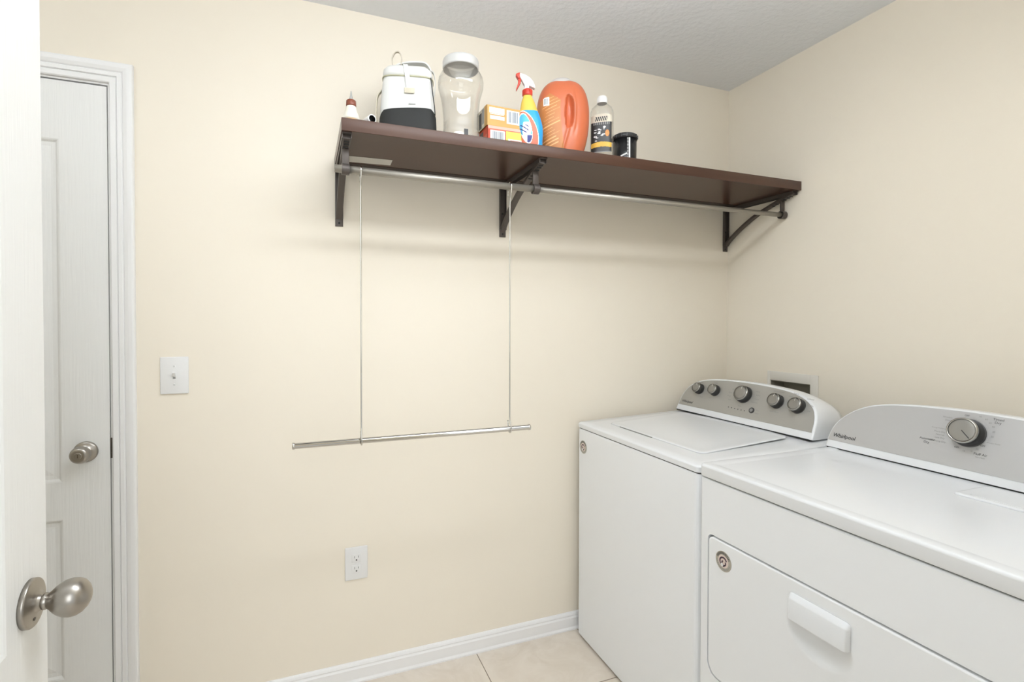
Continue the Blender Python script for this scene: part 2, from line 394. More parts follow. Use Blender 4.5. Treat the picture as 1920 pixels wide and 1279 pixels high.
# ------------------------------------------------------------------ ceiling lamp and an added fill lamp (above the frame)
lx, ly = LIGHT_POS
def lamp(lx, ly, half, label, glass='lamp'):
    cl = thing('ceiling_light', (lx, ly, H-0.24), label, 'ceiling light', 'ceiling lights')
    mb = MB('white_plastic')
    mb.bm.free()
    for sx in (-half*.7, half*.7):
        mb = MB('white_plastic'); mb.box(lx+sx-.02, lx+sx+.02, ly-.02, ly+.02, H-.17, H, bevel=.003); part('stem', mb, cl)
    mb = MB(glass); mb.loft([[Vector((lx+sx, ly+.07*q*math.cos(a_), H-.2-.04*q*math.sin(a_))) for a_ in [2*PI*k/24 for k in range(24)]] for sx, q in ((-half, .3), (-half+.01, .9), (-half+.03, 1), (half-.03, 1), (half-.01, .9), (half, .3))], glass, smooth=True); part('lamp_shade', mb, cl)
lamp(lx, ly, .60, 'long white ceiling light hanging over the washer side of the room')
lamp(-2.92, -.85, .25, 'short white unseen light added to brighten the closed door side', 'fill_lamp')  # second lamp, added to brighten the left end of the room

# ------------------------------------------------------------------ shelf, brackets, rods
ZS, TS, DS = 1.9033, 0.0365, 0.386
mb = MB('wood'); X0, X1 = -1.827, -0.002
mb.box(X0, X1, -DS+0.002, -0.0005, ZS-TS, ZS, 'wood')
shelf = part('wall_shelf', mb); tag(shelf, 'long dark brown wooden wall shelf with cleaning supplies standing on it', 'shelf')
mb = MB('wood_edge'); mb.box(X0, X1, -DS, -DS+0.002, ZS-TS, ZS, bevel=0.0008); part('edge_band', mb, shelf, 'reddish brown front edge')
M['shelf_shade'] = mat('shelf_shade_brown', (0.02, 0.010, 0.006, 1), 0.5)  # dark colour stands in for the shading under the shelf's back
mb = MB('shelf_shade'); mb.box(X0+.002, X1-.002, -.088, -.001, ZS-TS-.0012, ZS-TS+.0002); part('rear_shade_strip', mb, shelf, 'dark strip painting the shade along the wall under the shelf')
mb = MB('label_paper'); mb.face([(-1.793, -.165, ZS-TS-.0006), (-1.648, -.172, ZS-TS-.0006), (-1.646, -.112, ZS-TS-.0006), (-1.791, -.100, ZS-TS-.0006)])
part('paper_label', mb, shelf, 'pale paper sticker on the underside', recalc=False)

ZR, YR = 1.778, -0.311
def make_bracket(xc, label):
    zt = ZS-TS; b = thing('shelf_bracket', (xc, 0, 1.662), label, 'shelf bracket', 'shelf brackets on the back wall')
    hw = 0.0135
    mb = MB('bronze'); mb.box(xc-hw, xc+hw, -0.004, 0, 1.662, zt-.002, bevel=0.0008)
    mb.box(xc-hw, xc-hw+.002, -0.013, 0, 1.690, zt); mb.box(xc+hw-.002, xc+hw, -0.013, 0, 1.690, zt)
    for z in (1.674, 1.755): mb.lathe((xc, -0.0035, z), (0, -1, 0), [(0, .004), (.0015, .0038), (.002, .002)], 'gap', n=16)
    part('wall_plate', mb, b)
    mb = MB('bronze'); mb.box(xc-hw, xc+hw, -0.375, -0.0, zt-0.0025, zt-0.0002)
    mb.box(xc-hw, xc-hw+.002, -0.370, 0, zt-0.015, zt-0.001); mb.box(xc+hw-.002, xc+hw, -0.370, 0, zt-0.015, zt-0.001)
    part('support_arm', mb, b)
    path = smoothpath([(xc, -.004, 1.694), (xc, -.03, 1.719), (xc, -.10, 1.766), (xc, -.173, 1.804), (xc, -.2425, 1.829), (xc, -.308, 1.849), (xc, -.362, 1.8625)], 6)
    mb = MB('bronze'); sw = 0.011; rings = []
    for i, p in enumerate(path):
        t = (path[min(i+1, len(path)-1)]-path[max(i-1, 0)]).normalized(); n = Vector((0, -t.z, t.y))
        if n.z > 0: n = -n
        rings.append([p+Vector((-sw, 0, 0)), p+Vector((sw, 0, 0)), p+Vector((sw, 0, 0))+n*0.010, p+Vector((sw-.003, 0, 0))+n*0.0115, p+Vector((-sw+.003, 0, 0))+n*0.0115, p+Vector((-sw, 0, 0))+n*0.010])
    mb.loft(rings, smooth=False)
    for k, yy in enumerate((-.352, -.338, -.322, -.285, -.268)):     # adjusting notches
        z = 1.8625 - (0.362+yy)*0.265 - 0.0125
        mb.box(xc-0.008, xc+0.008, yy-.002, yy+.002, z-.0012, z+.002, 'gap')
    part('diagonal_brace', mb, b)
    mb = MB('bronze'); mb.box(xc-.0105, xc+.0105, YR-.003, YR+.004, ZR+.010, 1.850, bevel=.001)
    ro, ri, n = .0168, .0125, 28
    rings = []
    for xx, r in ((xc-.011, ri), (xc-.011, ro), (xc+.011, ro), (xc+.011, ri), (xc-.011, ri)):
        rings.append([Vector((xx, YR+r*math.cos(2*PI*k/n), ZR+r*math.sin(2*PI*k/n))) for k in range(n)])
    mb.loft(rings, cap0=False, cap1=False, smooth=False)
    part('rod_hook', mb, b)
    return b
b1 = make_bracket(-1.811, 'bronze metal shelf bracket at the left end of the brown shelf')
for xc, lab in ((-1.181, 'bronze metal shelf bracket under the middle of the brown shelf'), (-0.0175, 'bronze metal shelf bracket at the right end of the shelf beside the corner')):
    c = copy_tree(b1); c.location = (xc, 0, 1.662); c['label'] = lab

rod = thing('closet_rod', (-0.9, YR, ZR-.012), 'long grey metal rod held under the brown shelf by the brackets', 'rod')
mb = MB('rod'); mb.lathe((-1.842, YR, ZR), (1, 0, 0), [(0, .0115), (.655, .0115)], n=28); part('outer_tube', mb, rod)
mb = MB('rod'); mb.lathe((-1.187, YR, ZR), (1, 0, 0), [(0, .0098), (1.18, .0098)], n=28); part('inner_tube', mb, rod)
mb = MB('bronze'); mb.lathe((-.012, YR, ZR), (1, 0, 0), [(0, .0125), (.009, .0125), (.0105, .011)], n=28); part('end_cap', mb, rod)

XW, ZB = (-1.767, -1.2765), 0.9565
hr = thing('hanging_rod', (-1.58, YR, ZB-.01), 'chrome lower rod hanging by two thin wires from the rod above', 'hanging rod')
for x in XW:
    mb = MB('chrome'); R = .0145
    pts = [(x, YR+.017, ZR-.030), (x, YR+.0155, ZR-.012)]
    pts += [(x, YR+R*math.cos(a), ZR+R*math.sin(a)) for a in [PI*k/10 for k in range(0, 11)]]
    pts += [(x, YR-.0142, ZR-.010), (x, YR-.009, ZR-.028), (x, YR-.003, ZR-.045), (x, YR, ZR-.065), (x, YR, 1.5), (x, YR, 1.2), (x, YR, ZB+.040), (x, YR-.002, ZB+.028), (x, YR-.0125, ZB+.010)]
    pts += [(x, YR+.0125*math.cos(a), ZB+.0125*math.sin(a)) for a in [PI+PI*k/8 for k in range(0, 9)]]
    pts += [(x, YR+.013, ZB+.012), (x, YR+.016, ZB+.026)]
    mb.tube(pts, .0024, n=10); part('wire', mb, hr)
mb = MB('chrome'); mb.lathe((-1.963, YR, ZB), (1, 0, 0), [(0, .0102), (.006, .0102), (.007, .0088), (.755, .0088), (.756, .0102), (.762, .0102)], n=28)
part('crossbar', mb, hr)

# ------------------------------------------------------------------ switch, outlet, washer box
def plate(mb, x0, x1, z0, z1):
    mb.box(x0, x1, -0.006, 0, z0, z1, 'white_plastic', bevel=0.003, seg=3)
sw = thing('light_switch', (-2.323, 0, 1.146), 'white single light switch plate on the wall beside the closed door', 'light switch')
mb = MB('white_plastic'); plate(mb, -2.363, -2.283, 1.086, 1.206); part('wall_plate', mb, sw)
mb = MB('white_plastic'); mb.box(-2.3275, -2.3185, -0.0072, -0.004, 1.133, 1.159, 'white_plastic')
mb.prism([(-2.3270, -.006, 1.141), (-2.3270, -.006, 1.153), (-2.3270, -.019, 1.159), (-2.3270, -.020, 1.155), (-2.3270, -.012, 1.143)], (.008, 0, 0), 'white_plastic', bevel=.0006)
mb.box(-2.3265, -2.3195, -0.0076, -0.006, 1.135, 1.1405, 'print_grey')
part('toggle', mb, sw)
for z in (1.116, 1.176):
    mb = MB('white_plastic'); mb.lathe((-2.323, -.0055, z), (0, -1, 0), [(0, .0034), (.0012, .0032), (.0018, .002)], 'white_plastic', n=16)
    mb.box(-2.3255, -2.3205, -.0077, -.0070, z-.0005, z+.0005, 'print_grey'); part('screw', mb, sw)
ou = thing('wall_outlet', (-1.755, 0, .4365), 'white double wall outlet low on the back wall under the hanging rod', 'wall outlet')
mb = MB('white_plastic'); plate(mb, -1.795, -1.715, .377, .497); part('wall_plate', mb, ou)
for z in (.4565, .4165):
    mb = MB('white_plastic'); mb.box(-1.7715, -1.7385, -.0085, -.004, z-.0145, z+.0145, 'white_plastic', bevel=.0015)
    mb.box(-1.7625, -1.7605, -.0089, -.008, z+.001, z+.009, 'print_grey'); mb.box(-1.7495, -1.7475, -.0089, -.008, z+.002, z+.009, 'print_grey')
    mb.lathe((-1.755, -.0082, z-.006), (0, -1, 0), [(0, .0027), (.0007, .0027)], 'print_dark', n=14)
    part('receptacle', mb, ou)
mb = MB('white_plastic'); mb.lathe((-1.755, -.0055, .4365), (0, -1, 0), [(0, .0034), (.0012, .0032), (.0018, .002)], n=16); part('screw', mb, ou)

M['box_frame'] = mat('off_white_box_plastic', (0.80, 0.77, 0.70, 1), 0.5)
wb = thing('washer_outlet_box', (0, -.34, .87), 'white recessed plumbing box on the right wall behind the washer', 'outlet box')
mb = MB('box_frame'); y0, y1, z0, z1 = OB['y0'], OB['y1'], OB['z0'], OB['z1']; fr = .034
mb.box(-.004, -.0004, y0-fr, y0, z0-fr, z1+fr+.006, bevel=.0012); mb.box(-.004, -.0004, y1, y1+fr-.02, z0-fr, z1+fr+.006, bevel=.0012)
mb.box(-.004, -.0004, y0, y1, z1, z1+fr+.006, bevel=.0012); mb.box(-.004, -.0004, y0, y1, z0-fr, z0, bevel=.0012)
part('frame', mb, wb)
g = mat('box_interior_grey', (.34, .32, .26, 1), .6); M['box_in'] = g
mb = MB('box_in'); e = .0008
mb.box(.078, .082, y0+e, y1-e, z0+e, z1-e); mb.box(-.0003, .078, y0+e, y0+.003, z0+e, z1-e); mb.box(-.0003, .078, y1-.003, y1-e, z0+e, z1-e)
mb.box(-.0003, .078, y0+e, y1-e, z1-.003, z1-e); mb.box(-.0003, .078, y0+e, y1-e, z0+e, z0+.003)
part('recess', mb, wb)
for yy in (-.30, -.385):
    mb = MB('nickel'); mb.lathe((.03, yy, z0+.003), (0, 0, 1), [(0, .009), (.035, .009), (.036, .013), (.05, .013)], n=20); part('valve', mb, wb)

# ------------------------------------------------------------------ laundry machines
def catmull(tab, k=6): return [(v.x, v.y) for v in smoothpath([(a, b, 0) for a, b in tab], k)]
def console(root, cy, xb, zb, xt, zt, tab, xback, m_face, rim, bottom):
    """half outline tab: (half width, height up the slope); returns P(y, h, off)"""
    b = Vector((xb, 0, zb)); t = Vector((xt, 0, zt)); e = (t-b).normalized(); n = Vector((-e.z, 0, e.x))
    if n.x > 0: n = -n
    def P(y, h, off=0): return b+e*h+n*off+Vector((0, y, 0))
    half = catmull(tab); out = [(cy+a, h) for a, h in half]+[(cy-a, h) for a, h in half[::-1][1:]]
    # body: front ring, rounded lip, then back towards the wall
    def ringf(inset, off, extra=0):
        pts = []
        hc = tab[-1][1]*0.45
        for (y, h) in out:
            dy = y-cy; k = max(0, 1-inset/abs(dy)) if abs(dy) > 1e-6 else 1
            hh = h-(inset*min(1, max(0, (h-hc*.6)/(hc))) if h > hc*.6 else 0)
            pts.append((cy+dy*k, hh))
        return pts
    rings = []
    for inset, off in ((0.006, 0.0), (0.0015, -0.002), (0, -0.006)):
        rings.append([P(y, h, off) for y, h in ringf(inset, off)])
    N = 6
    for i in range(1, N+1):
        f = i/N; ring_ = []
        for y, h in out:
            p = P(y, h, -0.006); q = Vector((xback, y, p.z))
            k = f; v = p.lerp(q, k)
            sh = 0.030*(f**2.2)*max(0, (h)/tab[-1][1])
            v.z -= sh*1.0; v.y = cy+(v.y-cy)*(1-0.05*f**2)
            ring_.append(v)
        rings.append(ring_)
    mb = MB('enamel'); mb.loft(rings, 'enamel', smooth=True, closed=True)
    mb.box(xb+.003, xb+.03, cy-tab[0][0]+.012, cy+tab[0][0]-.004, zb-.006, zb+.001, 'gap')  # dark strip stands in for the gap shadow under the console
    con = part('control_console', mb, root)
    # silver faceplate: inset outline
    poly = []
    L = len(out)
    for i, (y, h) in enumerate(out):
        a = Vector(out[max(i-1, 0)]); c = Vector(out[min(i+1, L-1)]); tn = (c-a).normalized(); nn = Vector((tn.y, -tn.x))
        mid = Vector((cy, tab[-1][1]*.3)); p = Vector((y, h))
        if nn.dot(mid-p) < 0: nn = -nn
        q = p+nn*rim
        poly.append((q.x, q.y))
    poly = [(y, h) for y, h in poly if h > bottom]
    def hit(a, b_):
        f = (bottom-a[1])/(b_[1]-a[1]); return (a[0]+(b_[0]-a[0])*f, bottom)
    y0_, y1_ = poly[0][0], poly[-1][0]
    poly = [(y0_+(.0005), bottom)]+poly+[(y1_-(.0005), bottom)]
    mb = MB(m_face); lo = [P(y, h, .0002) for y, h in poly]; hi = [P(y, h, .0014) for y, h in poly]
    mb.loft([lo, hi], m_face, smooth=False)
    part('faceplate', mb, con, 'silver faceplate')
    return con, P, e, n

def dial(root, P, e, n, y, h, r, depth, label, big=False):
    o = P(y, h, .0012); mb = MB('dark_plastic')
    mb.lathe(o, n, [(0, r*(1.10 if big else 1.03)), (depth*.25, r*(1.07 if big else 1.02)), (depth*.45, r*.97), (depth*.8, r*.95)], 'dark_plastic', n=48)
    k = part('control_knob', mb, root, label)
    mb = MB('chrome')
    if big:
        mb.lathe(o, n, [(depth*.72, r*.97), (depth*.86, r*1.0), (depth*.96, r*.97), (depth*1.0, r*.92), (depth*.97, r*.86)], 'dial_rim', n=56, cap1=False)
        mb.lathe(o, n, [(depth*.93, r*.87), (depth*.95, r*.80), (depth*.93, r*.4), (depth*.92, 0)], 'knob_face', n=56)
        a = Vector((0, 1, 0))*(-.62)+e*(-.62)
        q = n.cross(a).normalized()*.0011; s0 = o+n*(depth*.957)+a*(-.0); s1 = s0+a*(r*.88)
        mb.face([s0-q, s1-q, s1+q, s0+q], 'print_dark')
    else:
        mb.lathe(o, n, [(depth*.7, r*.93), (depth*.9, r*.93), (depth*.98, r*.90), (depth*1.0, r*.84)], 'dial_rim', n=44, cap1=False)
        mb.lathe(o, n, [(depth*.99, r*.85), (depth*1.01, r*.6), (depth*1.01, 0)], 'knob_face', n=44)
        q = Vector((0, 1, 0))*.0009; s0 = o+n*(depth*1.02)+e*(r*.42); s1 = o+n*(depth*1.02)+e*(r*.78)
        mb.face([s0-q, s1-q, s1+q, s0+q], 'print_pale')
    part('knob_face', mb, k, 'polished metal face')
    return k

def rounded_rect(x0, x1, y0, y1, r, n=6):
    pts = []
    for cx, cy, a0 in ((x1-r, y1-r, 0), (x0+r, y1-r, PI/2), (x0+r, y0+r, PI), (x1-r, y0+r, 1.5*PI)):
        for k in range(n+1): a = a0+PI/2*k/n; pts.append((cx+r*math.cos(a), cy+r*math.sin(a)))
    return pts
def cabinet(root, x0, x1, y0, y1, z0, z1, r=.016):
    mb = MB('enamel_side'); rr = rounded_rect(x0, x1, y0, y1, r)
    ri = rounded_rect(x0+.003, x1-.003, y0+.003, y1-.003, r-.003)
    mb.loft([[Vector((a, b, z0)) for a, b in rr], [Vector((a, b, z1-.004)) for a, b in rr], [Vector((a, b, z1)) for a, b in ri]], smooth=False)
    for f in mb.bm.faces:
        if abs(f.calc_center_median().z-(z0+z1)/2) < .3 and len(f.verts) == 4: f.smooth = False
    return mb
def badge(root, x, y, z, r):
    """round silver sticker with a ring of dark marks and a curled emblem"""
    mb = MB('sticker'); mb.lathe((x, y, z), (-1, 0, 0), [(0, r), (.0006, r)], 'sticker', n=40)
    def ann(y_, z_, r0, r1, a0, a1, m, d, n=10):
        pts = [(r0, a0+(a1-a0)*k/n) for k in range(n+1)]+[(r1, a1-(a1-a0)*k/n) for k in range(n+1)]
        mb.face([Vector((x-d, y_-q*math.cos(a), z_+q*math.sin(a))) for q, a in pts], m)
    ann(y, z, 0.001, r*.64, 0, 2*PI-.001, 'sticker_pink', .0009, 30)
    for k in range(15):          # lettering around the rim
        a = math.radians(25+k*9.3); ann(y, z, r*.70, r*.92, a, a+math.radians(5), 'print_dark', .0010, 2)
    for k in range(14):
        a = math.radians(185+k*12); ann(y, z, r*.72, r*.88, a, a+math.radians(5), 'print_grey', .0010, 2)
    ann(y, z-.001, r*.34, r*.50, math.radians(20), math.radians(290), 'plum', .0012, 24)
    ann(y-.002, z-.004, r*.16, r*.30, math.radians(120), math.radians(400), 'plum', .0013, 24)
    ann(y+.004, z-.010, 0.0005, r*.16, 0, 2*PI-.001, 'white_ink', .0014, 16)
    part('round_sticker', mb, root, 'small round silver sticker with dark lettering', recalc=False)

# ---- washer
WX0, WX1, WY0, WY1, WZ = -0.8544, -0.150, -0.7335, -0.0384, 0.877
wa = thing('washing_machine', (-.5, -.388, 0), 'white top-loading washing machine in the corner with five silver knobs', 'washing machine')
mb = cabinet(wa, WX0, WX1, WY0, WY1, .012, WZ-.0015, .022); part('cabinet', mb, wa)
for x_ in (-.80, -.22):
    for y_ in (-.69, -.09):
        mb = MB('black'); mb.lathe((x_, y_, 0), (0, 0, 1), [(0, .02), (.02, .02)], n=16); part('leg', mb, wa)
def wz(x):      # top deck rises gently towards the console
    t = min(1, max(0, (x+.80)/.42)); return .9015+.022*t*t*(3-2*t)
mb = MB('enamel')
rr = lambda i, r: rounded_rect(WX0-.001+i, WX1, WY0-.001+i, WY1+.001-i, r, 8)
rings = [[Vector((a, b, WZ+.0015)) for a, b in rr(.002, .016)], [Vector((a, b, WZ+.003)) for a, b in rr(0, .018)], [Vector((a, b, WZ+.0045)) for a, b in rr(0, .018)], [Vector((a, b, wz(a)-.0075)) for a, b in rr(0, .018)], [Vector((a, b, wz(a)-.0065)) for a, b in rr(0, .018)],
         [Vector((a, b, wz(a)-.003)) for a, b in rr(.003, .016)], [Vector((a, b, wz(a))) for a, b in rr(.009, .012)]]
mb.loft(rings, smooth=True, cap1=False)
# deck surface as a grid so it follows the rise
inner = [[Vector((a, b, wz(a))) for a, b in rr(.009, .012)]]
x0, x1, y0, y1 = WX0+.008, WX1-.009, WY0+.008, WY1-.008
K = 22
pts_in = inner[0]
deck = []
cen = None
ring_prev = pts_in
for s_ in (0.9, .7, .5, .3, .1):
    cx_, cy_ = (x0+x1)/2, (y0+y1)/2
    ring_prev2 = [Vector((cx_+(p.x-cx_)*s_, cy_+(p.y-cy_)*s_, wz(cx_+(p.x-cx_)*s_))) for p in pts_in]
    mb.loft([ring_prev, ring_prev2], smooth=True, cap0=False, cap1=(s_ == .1)); ring_prev = ring_prev2
part('top_deck', mb, wa, weld=True)
mb = MB('gap'); mb.loft([[Vector((a, b, z)) for a, b in rr(.0045, .016)] for z in (WZ-.004, WZ+.003)], 'gap', smooth=False); part('seam', mb, wa, 'dark seam under the top')
# lid
LX0, LX1, LY0, LY1 = -.757, -.375, -.640, -.125
mb = MB('enamel'); ri = lambda i, r: rounded_rect(LX0+i, LX1-i, LY0+i, LY1-i, r, 8)
lz = lambda a: wz(a)+.0045
rings = [[Vector((a, b, wz(a)+.0003)) for a, b in ri(0, .022)], [Vector((a, b, lz(a)-.001)) for a, b in ri(.002, .020)], [Vector((a, b, lz(a))) for a, b in ri(.006, .018)],
         [Vector((a, b, lz(a)-.0015)) for a, b in ri(.022, .014)]]
pr = rings[-1]
for s_ in (.8, .6, .4, .2, .05):
    cx_, cy_ = (LX0+LX1)/2, (LY0+LY1)/2
    pr = [Vector((cx_+(p.x-cx_)*s_, cy_+(p.y-cy_)*s_, wz(cx_+(p.x-cx_)*s_)+.0030)) for p in rings[3]]; rings.append(pr)
mb.loft(rings, smooth=True); lid = part('lid', mb, wa)
mb = MB('print_grey'); mb.box(LX0-.0030, LX0+.0010, -.40, -.205, wz(LX0)+.0002, wz(LX0)+.0034, 'print_grey', bevel=.0006); part('finger_slot', mb, lid)
WT = [(.3265, 0), (.3265, .010), (.3245, .035), (.3215, .065), (.313, .092), (.298, .115), (.270, .137), (.232, .153), (.185, .163), (.12, .1695), (.06, .1725), (0, .1735)]
con, P, e, n = console(wa, -.376, -.350, .9285, -.272, 1.088, WT, -.165, 'silver', .0085, .0235)
for y, h, r in ((-.148, .1075, .0235), (-.236, .112, .0235), (-.3833, .115, .0335), (-.5316, .110, .0265), (-.6167, .106, .0265)):
    dial(wa, P, e, n, y, h, r, .026, 'round control knob with a dark base')
mb = MB('dark_plastic'); mb.lathe(P(-.4405, .0587, .0012), n, [(0, .0115), (.003, .0110), (.0036, .009)], 'print_dark', n=28)
mb.lathe(P(-.4405, .0587, .0012), n, [(.0037, .007), (.0042, .0065)], 'print_grey', n=20); part('start_button', mb, wa, 'small dark round start button')
ex = Vector((0, -1, 0))
mb = MB('print_grey')
for k in range(6):
    mb.lathe(P(-.3304-.0158*k, .0538-.0005*k, .0013), n, [(0, .0021), (.0006, .002)], 'print_dark', n=10)
def words(txts, m='print_grey', P_=P):
    for body, y, h, size in txts: text_mesh(mb, body, size, P_(y, h, .0016), ex, e, m)
words([('Wash', -.372, .0645, .0075), ('Start', -.458, .060, .0075), ('Pause', -.458, .0485, .0075), ('Load Size', -.122, .138, .008), ('Temp', -.215, .144, .008), ('Normal', -.335, .152, .008),
       ('Heavy', -.428, .134, .008), ('Bulky', -.436, .119, .008), ('Casual', -.434, .104, .008), ('Delicates', -.425, .089, .008), ('Quick', -.318, .128, .008), ('Rinse', -.305, .113, .008), ('Drain', -.305, .098, .008), ('Soak', -.315, .083, .008),
       ('Rinse Option', -.505, .146, .008), ('Deep', -.570, .135, .008), ('Fabric', -.585, .148, .008), ('Softener', -.640, .136, .0075), ('On', -.660, .112, .008), ('Off', -.655, .092, .008), ('Extra Rinse', -.515, .068, .008), ('Off', -.570, .118, .008), ('Cold', -.215, .076, .007), ('Small', -.165, .072, .007)])
part('printed_lettering', mb, con, 'small grey printed lettering', recalc=False)
mb = MB('print_dark'); text_mesh(mb, 'Whirlpool', .0155, P(-.072, .0365, .0016), ex, e, 'print_dark', shear=.18, bold=.0002)
part('logo', mb, con, 'dark printed logo', recalc=False)
badge(wa, WX0-.0004, -.0885, .804, .0265)

# ---- dryer
RX0, RX1, RY0, RY1, RZ = -0.8711, -0.150, -1.494, -0.757, 0.883
dr = thing('clothes_dryer', (-.5, -1.125, 0), 'white clothes dryer with a single large silver dial, nearest the camera', 'clothes dryer')
HY0, HY1, HZ0, HZ1 = -1.461, -.790, .340, .7245
mb = MB('enamel_side')
mb2 = cabinet(dr, RX0+.030, RX1, RY0, RY1, .012, RZ-.0015, .016)
part('cabinet', mb2, dr)
# front panel with an opening for the hamper door
def shape_door(i=0):
    r = .016; c = .055; y0, y1, z0, z1 = HY0+i, HY1-i, HZ0+i, HZ1-i; out = []
    for k in range(7): a = PI/2*k/6; out.append((y1-r+r*math.cos(a), z1-r+r*math.sin(a)))
    for k in range(7): a = PI/2+PI/2*k/6; out.append((y0+r+r*math.cos(a), z1-r+r*math.sin(a)))
    out += [(y0, z0+.03), (y0+.004, z0+.018), (y0+.014, z0+.005), (y0+.028, z0)]
    out += [(y1-.028, z0), (y1-.014, z0+.005), (y1-.004, z0+.018), (y1, z0+.03)]
    return out
mb = MB('enamel_side'); hole = [(a, b+(.0026 if b > .6 else 0)) for a, b in shape_door(-.0030)]
cyd, czd = (HY0+HY1)/2, (HZ0+HZ1)/2
def outer_pt(y, z):
    dy, dz = y-cyd, z-czd; a0, a1, b0, b1 = RY0, RY1, .012, RZ-.0015
    ks = []
    if dy > 0: ks.append((a1-cyd)/dy)
    if dy < 0: ks.append((a0-cyd)/dy)
    if dz > 0: ks.append((b1-czd)/dz)
    if dz < 0: ks.append((b0-czd)/dz)
    k = min(ks); return (cyd+dy*k, czd+dz*k)
# angular resample so that the outer rectangle keeps its corners
ang = sorted(set([math.atan2(z-czd, y-cyd) for y, z in hole]+[math.atan2(b-czd, a-cyd) for a in (RY0, RY1) for b in (.012, RZ-.0015)]))
def hole_at(a):
    best = None; L = len(hole); d = Vector((math.cos(a), math.sin(a)))
    for i in range(L):
        p = Vector(hole[i])-Vector((cyd, czd)); q = Vector(hole[(i+1) % L])-Vector((cyd, czd)); s_ = q-p
        den = d.x*s_.y-d.y*s_.x
        if abs(den) < 1e-12: continue
        t = (p.x*s_.y-p.y*s_.x)/den; u = (p.x*d.y-p.y*d.x)/den
        if t > 0 and -1e-6 <= u <= 1+1e-6: best = t if best is None else min(best, t)
    return (cyd+d.x*best, czd+d.y*best)
hi = [hole_at(a) for a in ang]; ho = [outer_pt(cyd+math.cos(a), czd+math.sin(a)) for a in ang]
F = lambda L, x: [Vector((x, a, b)) for a, b in L]
def inset_outer(L, d): return [(min(max(a, RY0+d), RY1-d), min(max(b, .012+d), RZ-.0015-d*.6)) for a, b in L]
mb.loft([F(ho, RX0+.031), F(ho, RX0+.008), F(inset_outer(ho, .0025), RX0+.0025), F(inset_outer(ho, .008), RX0), F(hi, RX0), F(hi, RX0+.022)], smooth=False, cap0=False, cap1=False)
mb.face(F(hi, RX0+.022), 'gap')
part('front_panel', mb, dr, weld=False)
# hamper door: grid with a shallow dish under the handle
mb = MB('enamel_side'); yc, zc = -1.1095, .618
rim0 = shape_door(0)
def dish(y, z):
    q = ((y-yc)/.076)**2+((z-zc)/.050)**2
    return .018*(1-q)**1.0*(1 if q < 1 else 0) if q < 1 else 0
def dense_poly(L):
    out = []
    for i, a in enumerate(L):
        b = L[(i+1) % len(L)]; k = max(1, int(math.hypot(b[0]-a[0], b[1]-a[1])/.02))
        out += [(a[0]+(b[0]-a[0])*j/k, a[1]+(b[1]-a[1])*j/k) for j in range(k)]
    return out
rings = [F(rim0, RX0+.020), F(rim0, RX0+.0012), F(shape_door(.0015), RX0-.0004), F(shape_door(.004), RX0-.001)]
mb.loft(rings, smooth=True, cap0=False, cap1=False)
# face: outer ring to a rectangle around the dish, then a grid
ry0, ry1, rz0, rz1 = yc-.085, yc+.085, zc-.056, zc+.080
ins = dense_poly(shape_door(.004)); ng = 40; ngz = 30
rect = []
for y, z in ins:
    dy, dz = y-yc, z-(rz0+rz1)/2; k = min(([(ry1-yc)/dy] if dy > 0 else [(ry0-yc)/dy] if dy < 0 else [9])+([((rz1-rz0)/2)/abs(dz)] if dz else [9])); rect.append((yc+dy*k, (rz0+rz1)/2+dz*k))
cors = [(ry0, rz0), (ry1, rz0), (ry1, rz1), (ry0, rz1)]
for i in range(len(ins)):
    j = (i+1) % len(ins); a, b = rect[i], rect[j]; extra = []
    if abs(a[0]-b[0]) > 1e-6 and abs(a[1]-b[1]) > 1e-6:
        extra = [min(cors, key=lambda c_: (c_[0]-a[0])**2+(c_[1]-a[1])**2+(c_[0]-b[0])**2+(c_[1]-b[1])**2)]
    pts = [ins[i], ins[j], b]+extra+[a]
    pp = []
    for q in pts:
        if not pp or (abs(q[0]-pp[-1][0])+abs(q[1]-pp[-1][1])) > 1e-6: pp.append(q)
    if len(pp) >= 3: mb.face([Vector((RX0-.001, y, z)) for y, z in pp])
gv = [[mb.bm.verts.new((RX0-.001+dish(ry0+(ry1-ry0)*i/ng, rz0+(rz1-rz0)*j/ngz), ry0+(ry1-ry0)*i/ng, rz0+(rz1-rz0)*j/ngz)) for j in range(ngz+1)] for i in range(ng+1)]
for i in range(ng):
    for j in range(ngz): f = mb.bm.faces.new((gv[i][j], gv[i+1][j], gv[i+1][j+1], gv[i][j+1])); f.smooth = True
hd = part('door', mb, dr, recalc=True)
# handle hood
mb = MB('enamel'); rings = []
hy0, hy1 = -1.1805, -1.0405
prof = [(.000, .6955), (-.0025, .6950), (-.0095, .6865), (-.0110, .6845), (-.0118, .6825), (-.0155, .6405), (-.0156, .6380), (-.0150, .637), (-.0125, .637), (-.0115, .650), (-.0085, .672), (0, .680)]
ny = 60
for i in range(ny+1):
    f = i/ny; y = hy0+(hy1-hy0)*f; ed = min(f, 1-f)*(hy1-hy0); k = min(1, (ed/.011)); k = math.sqrt(max(0, 1-(1-k)**2)); k = .12+.88*k
    rings.append([Vector((RX0-.0012+px*k, y, .637+(pz-.637)*(.90+.10*k))) for px, pz in prof])
mb.loft(rings, smooth=True); part('handle', mb, hd, 'scoop-shaped white handle')
badge(dr, RX0-.0012, -.8445, .6745, .0270)
